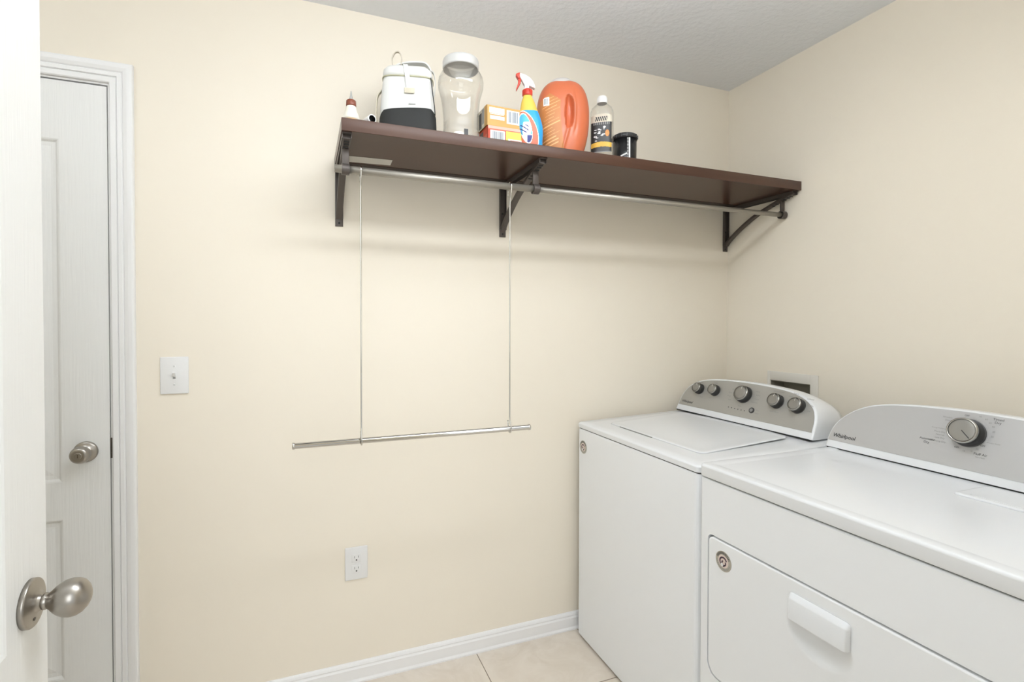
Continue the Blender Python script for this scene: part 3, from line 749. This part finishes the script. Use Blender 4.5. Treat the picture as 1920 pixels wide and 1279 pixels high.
# top
mb = MB('enamel'); rd = lambda i, r: rounded_rect(RX0-.004+i, RX1, RY0-.002+i, RY1+.002-i, r, 8); TZ = .9195
prt = [[Vector((a, b, RZ+.0018)) for a, b in rd(.002, .014)], [Vector((a, b, RZ+.004)) for a, b in rd(.0005, .016)], [Vector((a, b, RZ+.0055)) for a, b in rd(0, .016)], [Vector((a, b, TZ-.0075)) for a, b in rd(0, .016)], [Vector((a, b, TZ-.006)) for a, b in rd(0, .016)], [Vector((a, b, TZ-.002)) for a, b in rd(.0015, .015)], [Vector((a, b, TZ-.0004)) for a, b in rd(.004, .013)],
       [Vector((a, b, TZ)) for a, b in rd(.007, .012)], [Vector((a, b, TZ)) for a, b in rd(.028, .012)], [Vector((a, b, TZ-.0022)) for a, b in rd(.038, .012)]]
mb.loft(prt, smooth=True); part('top_panel', mb, dr)
mb = MB('gap'); mb.loft([[Vector((a, b, z)) for a, b in rd(.0095, .012)] for z in (RZ-.004, RZ+.003)], 'gap', smooth=False); part('seam', mb, dr, 'dark seam under the top')
# lint screen cover
mb = MB('enamel'); lr = lambda i, z: [Vector((a, b, z)) for a, b in rounded_rect(-.503+i, -.372-i, -1.42+i, -1.165-i, .010, 6)]
mb.loft([lr(0, TZ-.0025), lr(.0, TZ+.0005), lr(.002, TZ+.0022), lr(.006, TZ+.003)], smooth=True); lc = part('lint_screen_cover', mb, dr)
mb = MB('print_grey'); mb.loft([[Vector((a, b, TZ+.0028)) for a, b in rounded_rect(-.492, -.474, -1.40, -1.19, .007, 6)], [Vector((a, b, TZ+.0036)) for a, b in rounded_rect(-.490, -.476, -1.398, -1.192, .006, 6)]], 'enamel', smooth=True); part('finger_grip', mb, lc)
DT = [(.360, 0), (.3595, .012), (.357, .035), (.351, .060), (.339, .085), (.318, .110), (.288, .134), (.248, .153), (.20, .1645), (.14, .1715), (.07, .1755), (0, .177)]
con, P, e, n = console(dr, -1.1065, -.350, .9217, -.296, 1.0885, DT, -.165, 'silver_light', .0058, .0215)
dial(dr, P, e, n, -1.1035, .1165, .0335, .035, 'large round timer dial with polished rim', big=True)
mb = MB('print_pale')
o_ = P(-1.1035, .1165, .0014); a_ = 48
mb.loft([[o_+Vector((0, r*math.cos(2*PI*k/a_), 0))+e*(r*math.sin(2*PI*k/a_)) for k in range(a_)] for r in (.0400, .0410)], 'print_pale', cap0=False, cap1=False, smooth=False)
def words2(txts, m): 
    for body, y, h, size, al in txts: text_mesh(mb, body, size, P(y, h, .0018), ex, e, m, align=al)
words2([('Automatic', -1.0175, .0795, .0085, 'CENTER'), ('Dry', -1.0175, .0705, .0085, 'CENTER'), ('Timed', -1.157, .1592, .0085, 'CENTER'), ('Dry', -1.157, .1507, .0085, 'CENTER'), ('Fluff Air', -1.1355, .0645, .0085, 'CENTER'),
        ('OFF', -1.0935, .1595, .0060, 'CENTER'), ('OFF', -1.0850, .0725, .0060, 'CENTER'), ('OFF', -1.1365, .0880, .0060, 'CENTER')], 'print_dark')
words2([('No Heat', -1.136, .0575, .0055, 'CENTER'), ('Wrinkle', -1.0640, .1475, .0065, 'RIGHT'), ('Shield', -1.0640, .1400, .0065, 'RIGHT'), ('Energy Preferred', -1.0560, .1155, .0048, 'RIGHT'),
        ('More Dry', -1.0550, .1055, .0062, 'RIGHT'), ('Normal', -1.0540, .0975, .0062, 'RIGHT'), ('Less Dry', -1.0560, .0890, .0062, 'RIGHT'), ('Damp Dry', -1.0600, .0795, .0062, 'RIGHT'),
        ('Wrinkle Shield', -1.1420, .0990, .0045, 'LEFT'), ('70', -1.1205, .1615, .006, 'CENTER'), ('60', -1.1335, .1565, .006, 'CENTER'), ('50', -1.1420, .1485, .006, 'CENTER'),
        ('40', -1.1495, .1400, .006, 'CENTER'), ('30', -1.1520, .1275, .006, 'CENTER'), ('20', -1.1510, .1150, .006, 'CENTER'), ('20', -1.1270, .0770, .006, 'CENTER'), ('10', -1.1160, .0695, .006, 'CENTER'), ('10', -1.1010, .0665, .006, 'CENTER')], 'print_grey')
part('printed_lettering', mb, con, 'small printed lettering around the dial', recalc=False)
mb = MB('print_dark'); text_mesh(mb, 'Whirlpool', .0165, P(-.7655, .0345, .0018), ex, e, 'print_dark', shear=.18, bold=.0002)
o_ = P(-.7905, .0415, .0018); q = []
for k in range(17): a = math.radians(160+k*15); q.append(o_+ex*(.0125*math.cos(a))+e*(.0078*math.sin(a)))
mb.tube(q, .00035, 'print_dark', n=5)
part('logo', mb, con, 'dark printed logo', recalc=False)

# ------------------------------------------------------------------ things on the shelf
def patch(mb, f, nu, nv, paint):
    """f(u,v)->point, u,v in 0..1; paint(u,v)->material or None"""
    g = [[None]*(nv+1) for _ in range(nu+1)]
    def V(i, j):
        if g[i][j] is None: g[i][j] = mb.bm.verts.new(f(i/nu, j/nv))
        return g[i][j]
    for i in range(nu):
        for j in range(nv):
            m = paint((i+.5)/nu, (j+.5)/nv)
            if m is None: continue
            fc = mb.bm.faces.new((V(i, j), V(i+1, j), V(i+1, j+1), V(i, j+1))); fc.material_index = mb.mi(m); fc.smooth = True
# 1 glue bottle
x, y = -1.7975, -.352
t = thing('glue_bottle', (x, y, ZS), 'small cream squeeze bottle with brown cap and pointed tip, at the left shelf end', 'squeeze bottle')
mb = MB('milky'); mb.lathe((x, y, ZS), (0, 0, 1), [(.006, .0245), (.012, .0240), (.022, .0215), (.032, .0175), (.040, .0155), (.046, .0140), (.048, .0125)], n=32); part('bottle_body', mb, t)
mb = MB('amber_base'); mb.lathe((x, y, ZS), (0, 0, 1), [(0, .0225), (.002, .0242), (.006, .0246)], n=32); part('bottle_foot', mb, t, 'amber bottom rim')
mb = MB('brown_cap'); mb.lathe((x, y, ZS), (0, 0, 1), [(.047, .0140), (.050, .0146), (.063, .0140), (.065, .0120), (.067, .008)], n=32); part('cap', mb, t, 'brown screw cap')
mb = MB('grey_plastic'); mb.lathe((x, y, ZS), (0, 0, 1), [(.066, .0065), (.072, .0050), (.080, .0030), (.092, .0016)], n=20); part('nozzle', mb, t, 'grey pointed tip')
# 2 short tube lying on the shelf, open end to the front
R = .0128; a0 = Vector((-1.7395, -.372, ZS+R+.0002)); ax = Vector((-.35, 1, 0)).normalized()
t = thing('plastic_tube', (a0.x, a0.y+.03, ZS), 'short white tube lying on the shelf beside the glue bottle, dark open end showing', 'tube')
mb = MB('white_plastic'); mb.lathe(a0, ax, [(0, R*.80), (0, R), (.003, R), (.018, R*.95), (.065, R*.92)], n=32, cap0=False); part('outer_sleeve', mb, t)
mb = MB('black'); mb.lathe(a0, ax, [(.0004, R*.80), (.022, R*.76), (.022, .0005)], n=32, cap0=False, cap1=False); part('bore', mb, t, 'dark hollow inside')

# 3 lunch bag, turned about 24 degrees
t = thing('lunch_bag', (-1.600, -.185, ZS), 'white canvas lunch bag with a black bottom and top handles, left on the shelf', 'bag')
bx = Matrix.Translation((-1.601, -.204, ZS)) @ Matrix.Rotation(math.radians(-14), 4, 'Z') @ Matrix.Diagonal((.97, .78, 1.13, 1))
def sup(a, b, n=44, ex_=4.0, sh=(0, 0)):
    out = []
    for i in range(n):
        g_ = 2*PI*i/n; c, s_ = math.cos(g_), math.sin(g_); k = (abs(c)**ex_+abs(s_)**ex_)**(-1/ex_); out.append((a*c*k+sh[0], b*s_*k+sh[1]))
    return out
def bring(a, b, z, sh=(0, 0), ex_=4.0, fz=None): return [bx @ Vector((p[0], p[1], z+(fz(p[0]) if fz else 0))) for p in sup(a, b, 56, ex_, sh)]
mb = MB('cloth_white')
mb.loft([bring(.0935, .0595, .075), bring(.0930, .0595, .100), bring(.0885, .0580, .150), bring(.0840, .0565, .185), bring(.0825, .0560, .192)], smooth=True); part('bag_body', mb, t)
mb = MB('cloth_black')
wav = lambda x_: .004*(1-(x_/.095)**2)+.005*x_/.095-.014*max(0, (abs(x_)-.080)/.016)
mb.loft([bring(.0925, .0590, 0), bring(.0975, .0620, .004), bring(.0980, .0622, .040), bring(.0955, .0615, .092, fz=wav), bring(.0935, .0598, .097, fz=wav)], smooth=True); part('bag_bottom', mb, t, 'black fabric bottom')
mb = MB('cloth_white')
mb.loft([bring(.0827, .0562, .193), bring(.0840, .0572, .205), bring(.0815, .0550, .216), bring(.070, .045, .226), bring(.04, .025, .231)], smooth=True); lid_ = part('bag_lid', mb, t)
mb = MB('piping'); pts = [Vector(q) for q in bring(.0842, .0576, .1925)]; mb.tube(pts+[pts[0]], .0023, n=8, caps=False); part('piping', mb, t, 'straw-coloured zip piping')
mb = MB('cloth_black'); mb.tube([bx @ Vector(q) for q in ((.0775, -.0575, .190), (.0835, -.0585, .150), (.0895, -.0600, .110), (.0925, -.0610, .082))], .0016, n=8); part('seam', mb, t, 'dark corner seam')
mb = MB('cloth_white')   # closing strap over the front
def strap(mb, pts, wdt, th, m, side=Vector((1, 0, 0))):
    P_ = [Vector(q) for q in pts]; rings = []
    for i, p in enumerate(P_):
        tn = (P_[min(i+1, len(P_)-1)]-P_[max(i-1, 0)]).normalized(); nn = side.cross(tn).normalized()
        rings.append([bx @ (p-side*wdt/2-nn*th/2), bx @ (p+side*wdt/2-nn*th/2), bx @ (p+side*wdt/2+nn*th/2), bx @ (p-side*wdt/2+nn*th/2)])
    mb.loft(rings, m, smooth=False)
strap(mb, smoothpath([(-.010, .010, .240), (-.008, -.035, .232), (-.004, -.058, .214), (.000, -.0620, .190), (.004, -.0625, .165), (.006, -.0630, .150)], 5), .016, .003, 'cloth_white')
mb.box(-.010, .024, -.0665, -.0610, .141, .156, 'cloth_cream', bevel=.0015, xf=bx); part('closing_strap', mb, t, 'narrow front strap with cream tab')
mb = MB('grey_plastic'); mb.box(.004, .027, -.0622, -.0605, .110, .1130, 'grey_plastic', xf=bx); part('bag_tag', mb, t, 'thin grey tag')
mb = MB('cloth_white')   # top handle: broad white band arching over the top
strap(mb, smoothpath([(-.055, .010, .222), (-.040, .012, .240), (-.010, .014, .250), (.030, .014, .254), (.062, .012, .250), (.080, .010, .228)], 6), .030, .004, 'cloth_white', Vector((0, 1, 0)))
part('handle', mb, t, 'broad white top handle')
mb = MB('tan'); strap(mb, smoothpath([(-.052, .0, .236), (-.054, -.002, .258), (-.044, -.004, .275), (-.030, -.004, .277), (-.022, -.003, .262), (-.024, -.002, .240)], 6), .012, .003, 'tan', Vector((0, 1, 0))); part('carry_loop', mb, t, 'small tan loop standing up')
mb = MB('cloth_cream')
strap(mb, smoothpath([(.070, .034, .226), (.080, .036, .238), (.088, .038, .232), (.093, .038, .205), (.090, .036, .175), (.084, .034, .155)], 6), .018, .0025, 'cloth_white', Vector((0, 1, 0)))
part('side_strap', mb, t, 'loose strap curling at the side')
mb = MB('cloth_cream')
strap(mb, smoothpath([(-.088, -.012, .160), (-.102, -.014, .140), (-.106, -.016, .100), (-.104, -.016, .050), (-.101, -.018, .008)], 6), .022, .0025, 'cloth_cream', Vector((0, 1, 0)))
part('side_strap', mb, t, 'cream strap hanging at the left side')

# 4 clear jar
x, y = -1.4305, -.246
t = thing('plastic_jar', (x, y, ZS), 'large clear empty plastic jar with a white lid, beside the lunch bag', 'jar')
prof = [(.001, .050), (.0015, .058), (.006, .0625), (.030, .0630), (.055, .0622), (.060, .0600), (.066, .0590), (.100, .0585), (.118, .0600), (.140, .0620), (.165, .0650), (.190, .0715), (.205, .0755), (.222, .0765), (.238, .0740), (.250, .0680), (.257, .0600), (.260, .0560), (.290, .0555)]
inn = [(a+(.0018 if a < .01 else 0), max(r-.0016, .0)) for a, r in prof[::-1]]
mb = MB('clear'); mb.lathe((x, y, ZS), (0, 0, 1), prof+inn, 'clear', n=64, cap0=True, cap1=True, sq=2.15); part('jar_body', mb, t)
mb = MB('lid_white'); mb.lathe((x, y, ZS), (0, 0, 1), [(.268, .0575), (.268, .0600), (.272, .0612), (.292, .0612), (.298, .0590), (.300, .050), (.300, .001)], n=64, cap0=False); part('lid', mb, t, 'white screw lid')
mb = MB('dark_plastic'); mb.box(x-.008, x+.006, y-.0645, y-.0635, ZS+.018, ZS+.048, 'dark_plastic'); part('price_sticker', mb, t, 'small dark sticker near the base')

# 5 boxes
def carton(name, c, w_, d, h, rot, mats, label, seed):
    t = thing(name, c, label, 'box'); xf = Matrix.Translation(c) @ Matrix.Rotation(math.radians(rot), 4, 'Z')
    base, decs, sides = mats
    mb = MB(base); mb.box(-w_/2, w_/2, -d/2, d/2, 0, h, base, bevel=.0006, seg=1, xf=xf)
    for f in mb.bm.faces: f.smooth = False
    part('carton', mb, t)
    mb = MB('white_ink')
    k = 0
    for (u0, u1, v0, v1, m) in decs:
        k += 1; yy = -d/2-.0004-.00012*k
        mb.face([xf @ Vector((-w_/2+u0*w_, yy, v0*h)), xf @ Vector((-w_/2+u1*w_, yy, v0*h)), xf @ Vector((-w_/2+u1*w_, yy, v1*h)), xf @ Vector((-w_/2+u0*w_, yy, v1*h))], m)
    for (u0, u1, v0, v1, m) in sides:
        k += 1; xx = -w_/2-.0003-.00008*k
        mb.face([xf @ Vector((xx, d/2-u0*d, v0*h)), xf @ Vector((xx, d/2-u1*d, v0*h)), xf @ Vector((xx, d/2-u1*d, v1*h)), xf @ Vector((xx, d/2-u0*d, v1*h))], m)
    part('printed_panel', mb, t, 'printed front and end panels', recalc=False)
    return t
def bars(u0, u1, v0, v1, n, seed):
    r = random.Random(seed); out = []; st = (u1-u0)/n
    for k in range(n): out.append((u0+st*k, u0+st*k+st*r.uniform(.35, .7), v0, v1, 'barcode'))
    return out
low = [(.0, 1, .86, 1, 'pink'), (.0, 1, .80, .86, 'brick'), (.06, .48, .08, .78, 'white_ink')]+bars(.13, .44, .14, .72, 9, 1)+[(.50, .97, .30, .80, 'lemon'), (.56, .97, .05, .42, 'white_ink'), (.62, .92, .12, .36, 'brick')]
lows = [(0, 1, 0, 1, 'red_card'), (.1, .5, .1, .9, 'dark_plastic'), (.55, .95, .15, .6, 'brick')]
b1_ = carton('cleaning_pad_box', (-1.2985, -.285, ZS), .126, .085, .064, 0, ('red_card', low, lows), 'red and yellow carton lying under the golden carton, beside the spray bottle', 1)
hi_ = [(.06, .50, .62, .90, 'white_ink'), (.08, .48, .56, .60, 'print_pale'), (.08, .50, .32, .50, 'white_ink'), (.56, .94, .20, .88, 'white_ink')]+bars(.62, .90, .28, .82, 9, 2)
his = [(0, 1, 0, 1, 'beige_card'), (.15, .45, .05, .85, 'dark_plastic'), (.5, .7, .2, .95, 'print_grey'), (.75, 1, 0, 1, 'gold')]
carton('cleaning_pad_box', (-1.3045, -.284, ZS+.0643), .124, .085, .0665, 2, ('gold', hi_, his), 'golden orange carton with white panels stacked on the red carton', 2)

# 6 spray bottle
x, y = -1.2025, -.325
t = thing('spray_bottle', (x, y, ZS), 'blue spray bottle with yellow neck, white head and red trigger', 'spray bottle'); ST = t
lev = [(0, -.002, .034, .024), (.004, -.002, .0385, .028), (.03, -.002, .0405, .030), (.06, -.003, .0430, .030), (.085, -.006, .0430, .029), (.110, -.009, .0385, .027), (.130, -.011, .0325, .024), (.150, -.013, .0270, .021), (.165, -.0145, .0225, .018), (.178, -.0155, .0165, .015), (.185, -.016, .0150, .014)]
lv = smoothpath([(a, b, c) for a, b, c, d in lev], 7); ld = smoothpath([(a, d, 0) for a, b, c, d in lev], 7)
def ring_sp(z_, cx_, hw_, dp): return [Vector((x+cx_+p[0], y+p[1], ZS+z_)) for p in sup(hw_, dp, 72, 2.6)]
def band(z0_, z1_, m, nm, lab):
    mb = MB(m); mb.loft([ring_sp(a.x, a.y, a.z, b.y) for a, b in zip(lv, ld) if z0_ <= a.x <= z1_], m, smooth=True); part(nm, mb, t, lab)
band(-1, .1275, 'blue', 'bottle_body', 'bright blue body'); band(.1235, 1, 'yellow', 'bottle_shoulder', 'yellow shoulder and neck')
def front_pt(xx, zz, off=.0006):   # point on the front of the bottle
    zz_ = min(max(zz, 0), .184)
    for a, b, d, e_ in zip(lv, lv[1:], ld, ld[1:]):
        if a.x <= zz_ <= b.x:
            f = (zz_-a.x)/max(b.x-a.x, 1e-9); cx_ = a.y+(b.y-a.y)*f; hw_ = a.z+(b.z-a.z)*f; dp = d.y+(e_.y-d.y)*f; break
    u = (xx-cx_)/hw_; u_ = min(.995, abs(u)); dy = dp*(1-u_**2.6)**(1/2.6)
    return Vector((x+xx, y-dy-off, ZS+zz)), u
def paint_sp(u, v):
    xx, zz = -.055+.11*u, .001+.126*v; p, q = front_pt(xx, zz)
    if abs(q) > .97: return None
    lean = (zz-.07)*-.22
    e1 = ((xx+.025-lean)/.0215)**2+((zz-.066)/.052)**2
    e2 = ((xx+.031-lean)/.047)**2+((zz-.052)/.076)**2
    if e1 < 1:
        if e1 > .86: return 'white_ink'
        g1 = ((xx+.020)/.012)**2+((zz-.062)/.030)**2
        if xx > -.018 and zz < .042: return 'navy'
        if abs(math.sin(zz*260+xx*180)) < .45 and .05 < zz < .078 and xx < -.013: return 'navy'
        if zz > .086: return 'sky'
        return 'white_ink' if g1 < 1.6 or zz < .045 else 'sky'
    if e2 < 1:
        if .90 < e2: return 'white_ink'
        return 'brick'
    return 'blue'
mb = MB('blue'); patch(mb, lambda u, v: front_pt(-.055+.11*u, .001+.126*v)[0], 72, 84, paint_sp); part('label', mb, t, 'printed label with blue oval and red band', recalc=False)
nx = x-.016
mb = MB('red'); mb.lathe((nx, y, ZS), (0, 0, 1), [(.183, .0165), (.186, .0178), (.203, .0172), (.206, .013)], n=36)
for k in range(24):
    a = 2*PI*k/24; mb.box(-.0006, .0006, -.0184, -.0165, .187, .202, 'red', xf=Matrix.Translation((nx, y, ZS)) @ Matrix.Rotation(a, 4, 'Z'))
part('collar', mb, t, 'red screw collar')
th = .020
hp = [(-.013, .203), (.006, .204), (.005, .217), (.020, .210), (.026, .206), (.028, .214), (.021, .230), (.010, .243), (-.006, .253), (-.028, .259), (-.030, .248), (-.022, .237), (-.016, .226), (-.010, .218)]
mb = MB('white_plastic'); mb.prism([(nx+a, y-th/2, ZS+b) for a, b in hp], (0, th, 0), 'white_plastic', bevel=.0035, seg=3); part('spray_head', mb, t, 'white spray head')
mb = MB('red'); mb.prism([(nx-.027, y-.0095, ZS+.261), (nx-.040, y-.0095, ZS+.257), (nx-.0425, y-.0095, ZS+.253), (nx-.034, y-.0095, ZS+.240), (nx-.026, y-.0095, ZS+.241)], (0, .019, 0), 'red', bevel=.002)
part('nozzle', mb, t, 'red nozzle')
mb = MB('red'); mb.prism([(nx-.034, y-.006, ZS+.243), (nx-.022, y-.006, ZS+.240), (nx-.024, y-.006, ZS+.228), (nx-.032, y-.006, ZS+.214), (nx-.040, y-.006, ZS+.200), (nx-.0405, y-.006, ZS+.206), (nx-.035, y-.006, ZS+.222), (nx-.033, y-.006, ZS+.232)], (0, .012, 0), 'red', bevel=.0015)
part('trigger', mb, t, 'red trigger')

ST.rotation_euler.z = math.radians(-20); ST.scale = (.95, 1, 1)
# 7 detergent jug
x, y = -1.0565, -.272
t = thing('detergent_jug', (x, y, ZS), 'large orange laundry detergent jug with moulded side grip', 'detergent bottle'); JT = t
lev = [(0, .066, .050), (.004, .072, .056), (.02, .0775, .060), (.05, .0865, .062), (.09, .0945, .063), (.13, .0985, .063), (.17, .0985, .062), (.20, .0945, .060), (.225, .0880, .056), (.245, .0785, .050), (.260, .0660, .042), (.270, .051, .033), (.276, .033, .02), (.278, .006, .004)]
lv2 = smoothpath(lev, 6)
def grip(xx, zz):   # crescent-shaped grip hollow
    c = -.004+.024*math.sin((zz-.10)*9)+.008; c = .008+.010*math.cos((zz-.155)*16)
    wd = .0165; hz = .060; q = ((xx-c)/wd)**2+((zz-.152)/hz)**2
    d = .027*max(0, 1-q)**.55 if q < 1 else 0
    ridge = .0050*math.exp(-((xx-c-wd-.002)/.0035)**2)*math.exp(-((zz-.150)/.062)**4)
    ridge += .0018*math.exp(-((xx-c+.001)/.003)**2)*math.exp(-((zz-.140)/.035)**4)*(1 if q < 1 else 0)*2
    tail = .0042*math.exp(-((xx-(.012+(zz-.09)*.28))/.005)**2)*(1 if .01 < zz < .095 else 0)
    return d-ridge-tail
NJ = 150
def jug_ring(z_, a_, b_, off=0, disp=True):
    out = []
    for px, py in sup(a_+off, b_+off, NJ, 2.7):
        yy = py
        if disp and py < -.2*b_: yy = py+grip(px, z_)*min(1, (-py/b_-.2)/.4)
        out.append(Vector((x+px, y+yy, ZS+z_)))
    return out
dense = []
for k in range(120):
    zz = .278*k/119*.999
    for a, b in zip(lv2, lv2[1:]):
        if a.x <= zz <= b.x: f = (zz-a.x)/max(b.x-a.x, 1e-9); dense.append((zz, a.y+(b.y-a.y)*f, a.z+(b.z-a.z)*f)); break
mb = MB('orange'); mb.loft([jug_ring(*d) for d in dense], 'orange', smooth=True); part('jug_body', mb, t)
def jug_front(xx, zz, off=.0006):
    for a, b in zip(dense, dense[1:]):
        if a[0] <= zz <= b[0]: break
    f = (zz-a[0])/max(b[0]-a[0], 1e-9); hw_ = a[1]+(b[1]-a[1])*f; dp = a[2]+(b[2]-a[2])*f; u = min(.995, abs(xx)/hw_)
    yy = -dp*(1-u**2.7)**(1/2.7); g_ = grip(xx, zz)*min(1, max(0, (-yy/dp-.2)/.4))
    return Vector((x+xx, y+yy+g_-off, ZS+zz)), abs(xx)/hw_
rj = random.Random(5); lines = []
for k in range(15):
    z_ = .030+k*.0118; s0 = rj.uniform(-.084, -.07); s1 = rj.uniform(-.045, -.016); lines.append((z_, s0, s1, rj.random()))
def paint_jug(u, v):
    xx, zz = -.096+.096*u, .004+.222*v; p, q = jug_front(xx, zz)
    if q > .985: return None
    xr = -.010+.006*math.cos(zz*20)-(max(0, zz-.19)*1.6)
    if zz > .205-abs(xx+.045)*.8+.02: return None
    if xx > xr: return None
    if -.078 < xx < -.057 and .172 < zz < .203:
        if -.0745 < xx < -.0605 and .177 < zz < .198: return 'barcode' if int((xx+.08)*900) % 2 else 'white_ink'
        return 'white_ink'
    sl = zz-(xx+.06)*.42
    for z_, s0, s1, k in lines:
        if abs(sl-z_) < (.0022 if k > .75 else .0011) and s0 < xx < s1:
            if k < .6 and math.sin(xx*1500+z_*800) > .3: return None if False else 'orange_label'
            return 'orange_line'
    return 'orange_label'
mb = MB('orange_label'); patch(mb, lambda u, v: jug_front(-.096+.096*u, .004+.222*v)[0], 90, 190, paint_jug); part('label', mb, t, 'amber label with slanting pale print', recalc=False)
mb = MB('frosted'); mb.lathe((x-.004, y+.012, ZS), (0, 0, 1), [(.255, .046), (.268, .050), (.276, .048), (.283, .040), (.286, .030), (.2865, .001)], n=48); part('cap', mb, t, 'frosted pale cap')

JT.rotation_euler.z = math.radians(-20); JT.scale = (.955, 1, 1)
# 8 clear bottle with black and gold label
x, y = -.8985, -.283
t = thing('cleaner_bottle', (x, y, ZS), 'clear bottle with white cap and black and gold label, right of the orange jug', 'bottle'); BT = t
lev = [(0, .036, .020), (.003, .0405, .0240), (.010, .0425, .0255), (.120, .0425, .0255), (.178, .0425, .0255), (.192, .0415, .0250), (.204, .0365, .0230), (.212, .028, .0195), (.220, .0185, .0155), (.225, .0150, .0140), (.235, .0145, .0140)]
mb = MB('clear')
outer = [[Vector((x+p[0], y+p[1], ZS+a)) for p in sup(b, c, 64, 2.8)] for a, b, c in lev]
innr = [[Vector((x+p[0], y+p[1], ZS+a+(.002 if a < .004 else 0))) for p in sup(b-.0015, c-.0015, 64, 2.8)] for a, b, c in lev[::-1]]
mb.loft(outer+innr, 'clear', smooth=True); part('bottle_body', mb, t)
mb = MB('liquid'); mb.loft([[Vector((x+p[0], y+p[1], ZS+a)) for p in sup(b-.0022, c-.0022, 64, 2.8)] for a, b, c in [(.003, .0405, .0240), (.010, .0425, .0255), (.120, .0425, .0255), (.150, .0425, .0255)]], 'liquid', smooth=True); part('liquid', mb, t, 'clear liquid')
mb = MB('white_plastic'); mb.lathe((x+.001, y, ZS), (0, 0, 1), [(.222, .0172), (.224, .0178), (.243, .0170), (.247, .0150), (.248, .001)], n=36)
for k in range(28):
    a = 2*PI*k/28; mb.box(-.0005, .0005, -.0184, -.0170, .226, .241, 'white_plastic', xf=Matrix.Translation((x+.001, y, ZS)) @ Matrix.Rotation(a, 4, 'Z'))
part('cap', mb, t, 'white screw cap')
def bot_pt(xx, zz, off=.0005):
    u = min(.99, abs(xx)/.0425); return Vector((x+xx, y-.0255*(1-u**2.8)**(1/2.8)-off, ZS+zz))
rb = random.Random(11)
blobs = [(rb.uniform(-.024, .012), rb.uniform(.078, .128), rb.uniform(.002, .006), rb.uniform(.0015, .004)) for _ in range(16)]
def paint_bot(u, v):
    xx, zz = -.037+.074*u, .028+.158*v; c = zz
    arch = .176-(xx/.037)**2*.006
    if zz > arch: return None
    if zz > .146:
        if abs(xx) < .022 and .150 < zz < .166 and (abs(math.sin(xx*420+zz*150)) > .55): return 'dark_plastic'
        return 'beige_card'
    if zz > .136: return 'print_grey' if abs(xx) < .030 and math.sin(xx*900) > -.2 else 'dark_plastic'
    if .055+.002*math.cos(xx*60) < zz < .072+.003*math.cos(xx*60): return 'gold_ink'
    if zz < .055: return 'dark_plastic' if zz > .040 else (None if zz < .036 else 'print_grey')
    if ((xx-.022)/.007)**2+((zz-.105)/.012)**2 < 1: return 'orange_ink'
    for bx_, bz, bw, bh in blobs:
        if ((xx-bx_)/bw)**2+((zz-bz)/bh)**2 < 1 and ((xx-bx_)/bw)**2+((zz-bz)/bh)**2 > .12: return 'white_ink'
    return 'dark_plastic'
mb = MB('dark_plastic'); patch(mb, lambda u, v: bot_pt(-.037+.074*u, .028+.158*v), 74, 150, paint_bot); part('label', mb, t, 'black label with white script and gold band', recalc=False)

BT.rotation_euler.z = math.radians(-38)
# 9 black canister
x, y = -.799, -.285
t = thing('black_canister', (x, y, ZS), 'small black canister with ridged lid, rightmost thing on the shelf', 'canister')
mb = MB('black'); mb.lathe((x, y, ZS), (0, 0, 1), [(0, .038), (.002, .041), (.012, .0425), (.100, .0435)], n=48); part('can_body', mb, t)
mb = MB('dark_plastic'); mb.lathe((x, y, ZS), (0, 0, 1), [(.098, .0455), (.108, .0462), (.114, .0450), (.118, .038), (.119, .001)], n=48)
for k in range(14):
    a = 2*PI*k/14; mb.box(-.0035, .0035, -.0485, -.044, .099, .1125, 'dark_plastic', bevel=.001, xf=Matrix.Translation((x, y, ZS)) @ Matrix.Rotation(a, 4, 'Z'))
part('lid', mb, t, 'ridged black lid')
mb = MB('white_ink')
def canp(a, z, r=.0440): return Vector((x+r*math.sin(a), y-r*math.cos(a), ZS+z))
patch(mb, lambda u, v: canp(-.28+.13*u, .004+.092*v), 4, 4, lambda u, v: 'white_ink')
patch(mb, lambda u, v: canp(-.42+.12*u, .004+.092*v), 6, 24, lambda u, v: 'print_grey' if (int(v*24) % 3) else 'dark_plastic')
patch(mb, lambda u, v: canp(-.95+.55*u, .026+.010*u+.006*v), 8, 2, lambda u, v: 'print_pale')
part('label_stripe', mb, t, 'white vertical stripe', recalc=False)
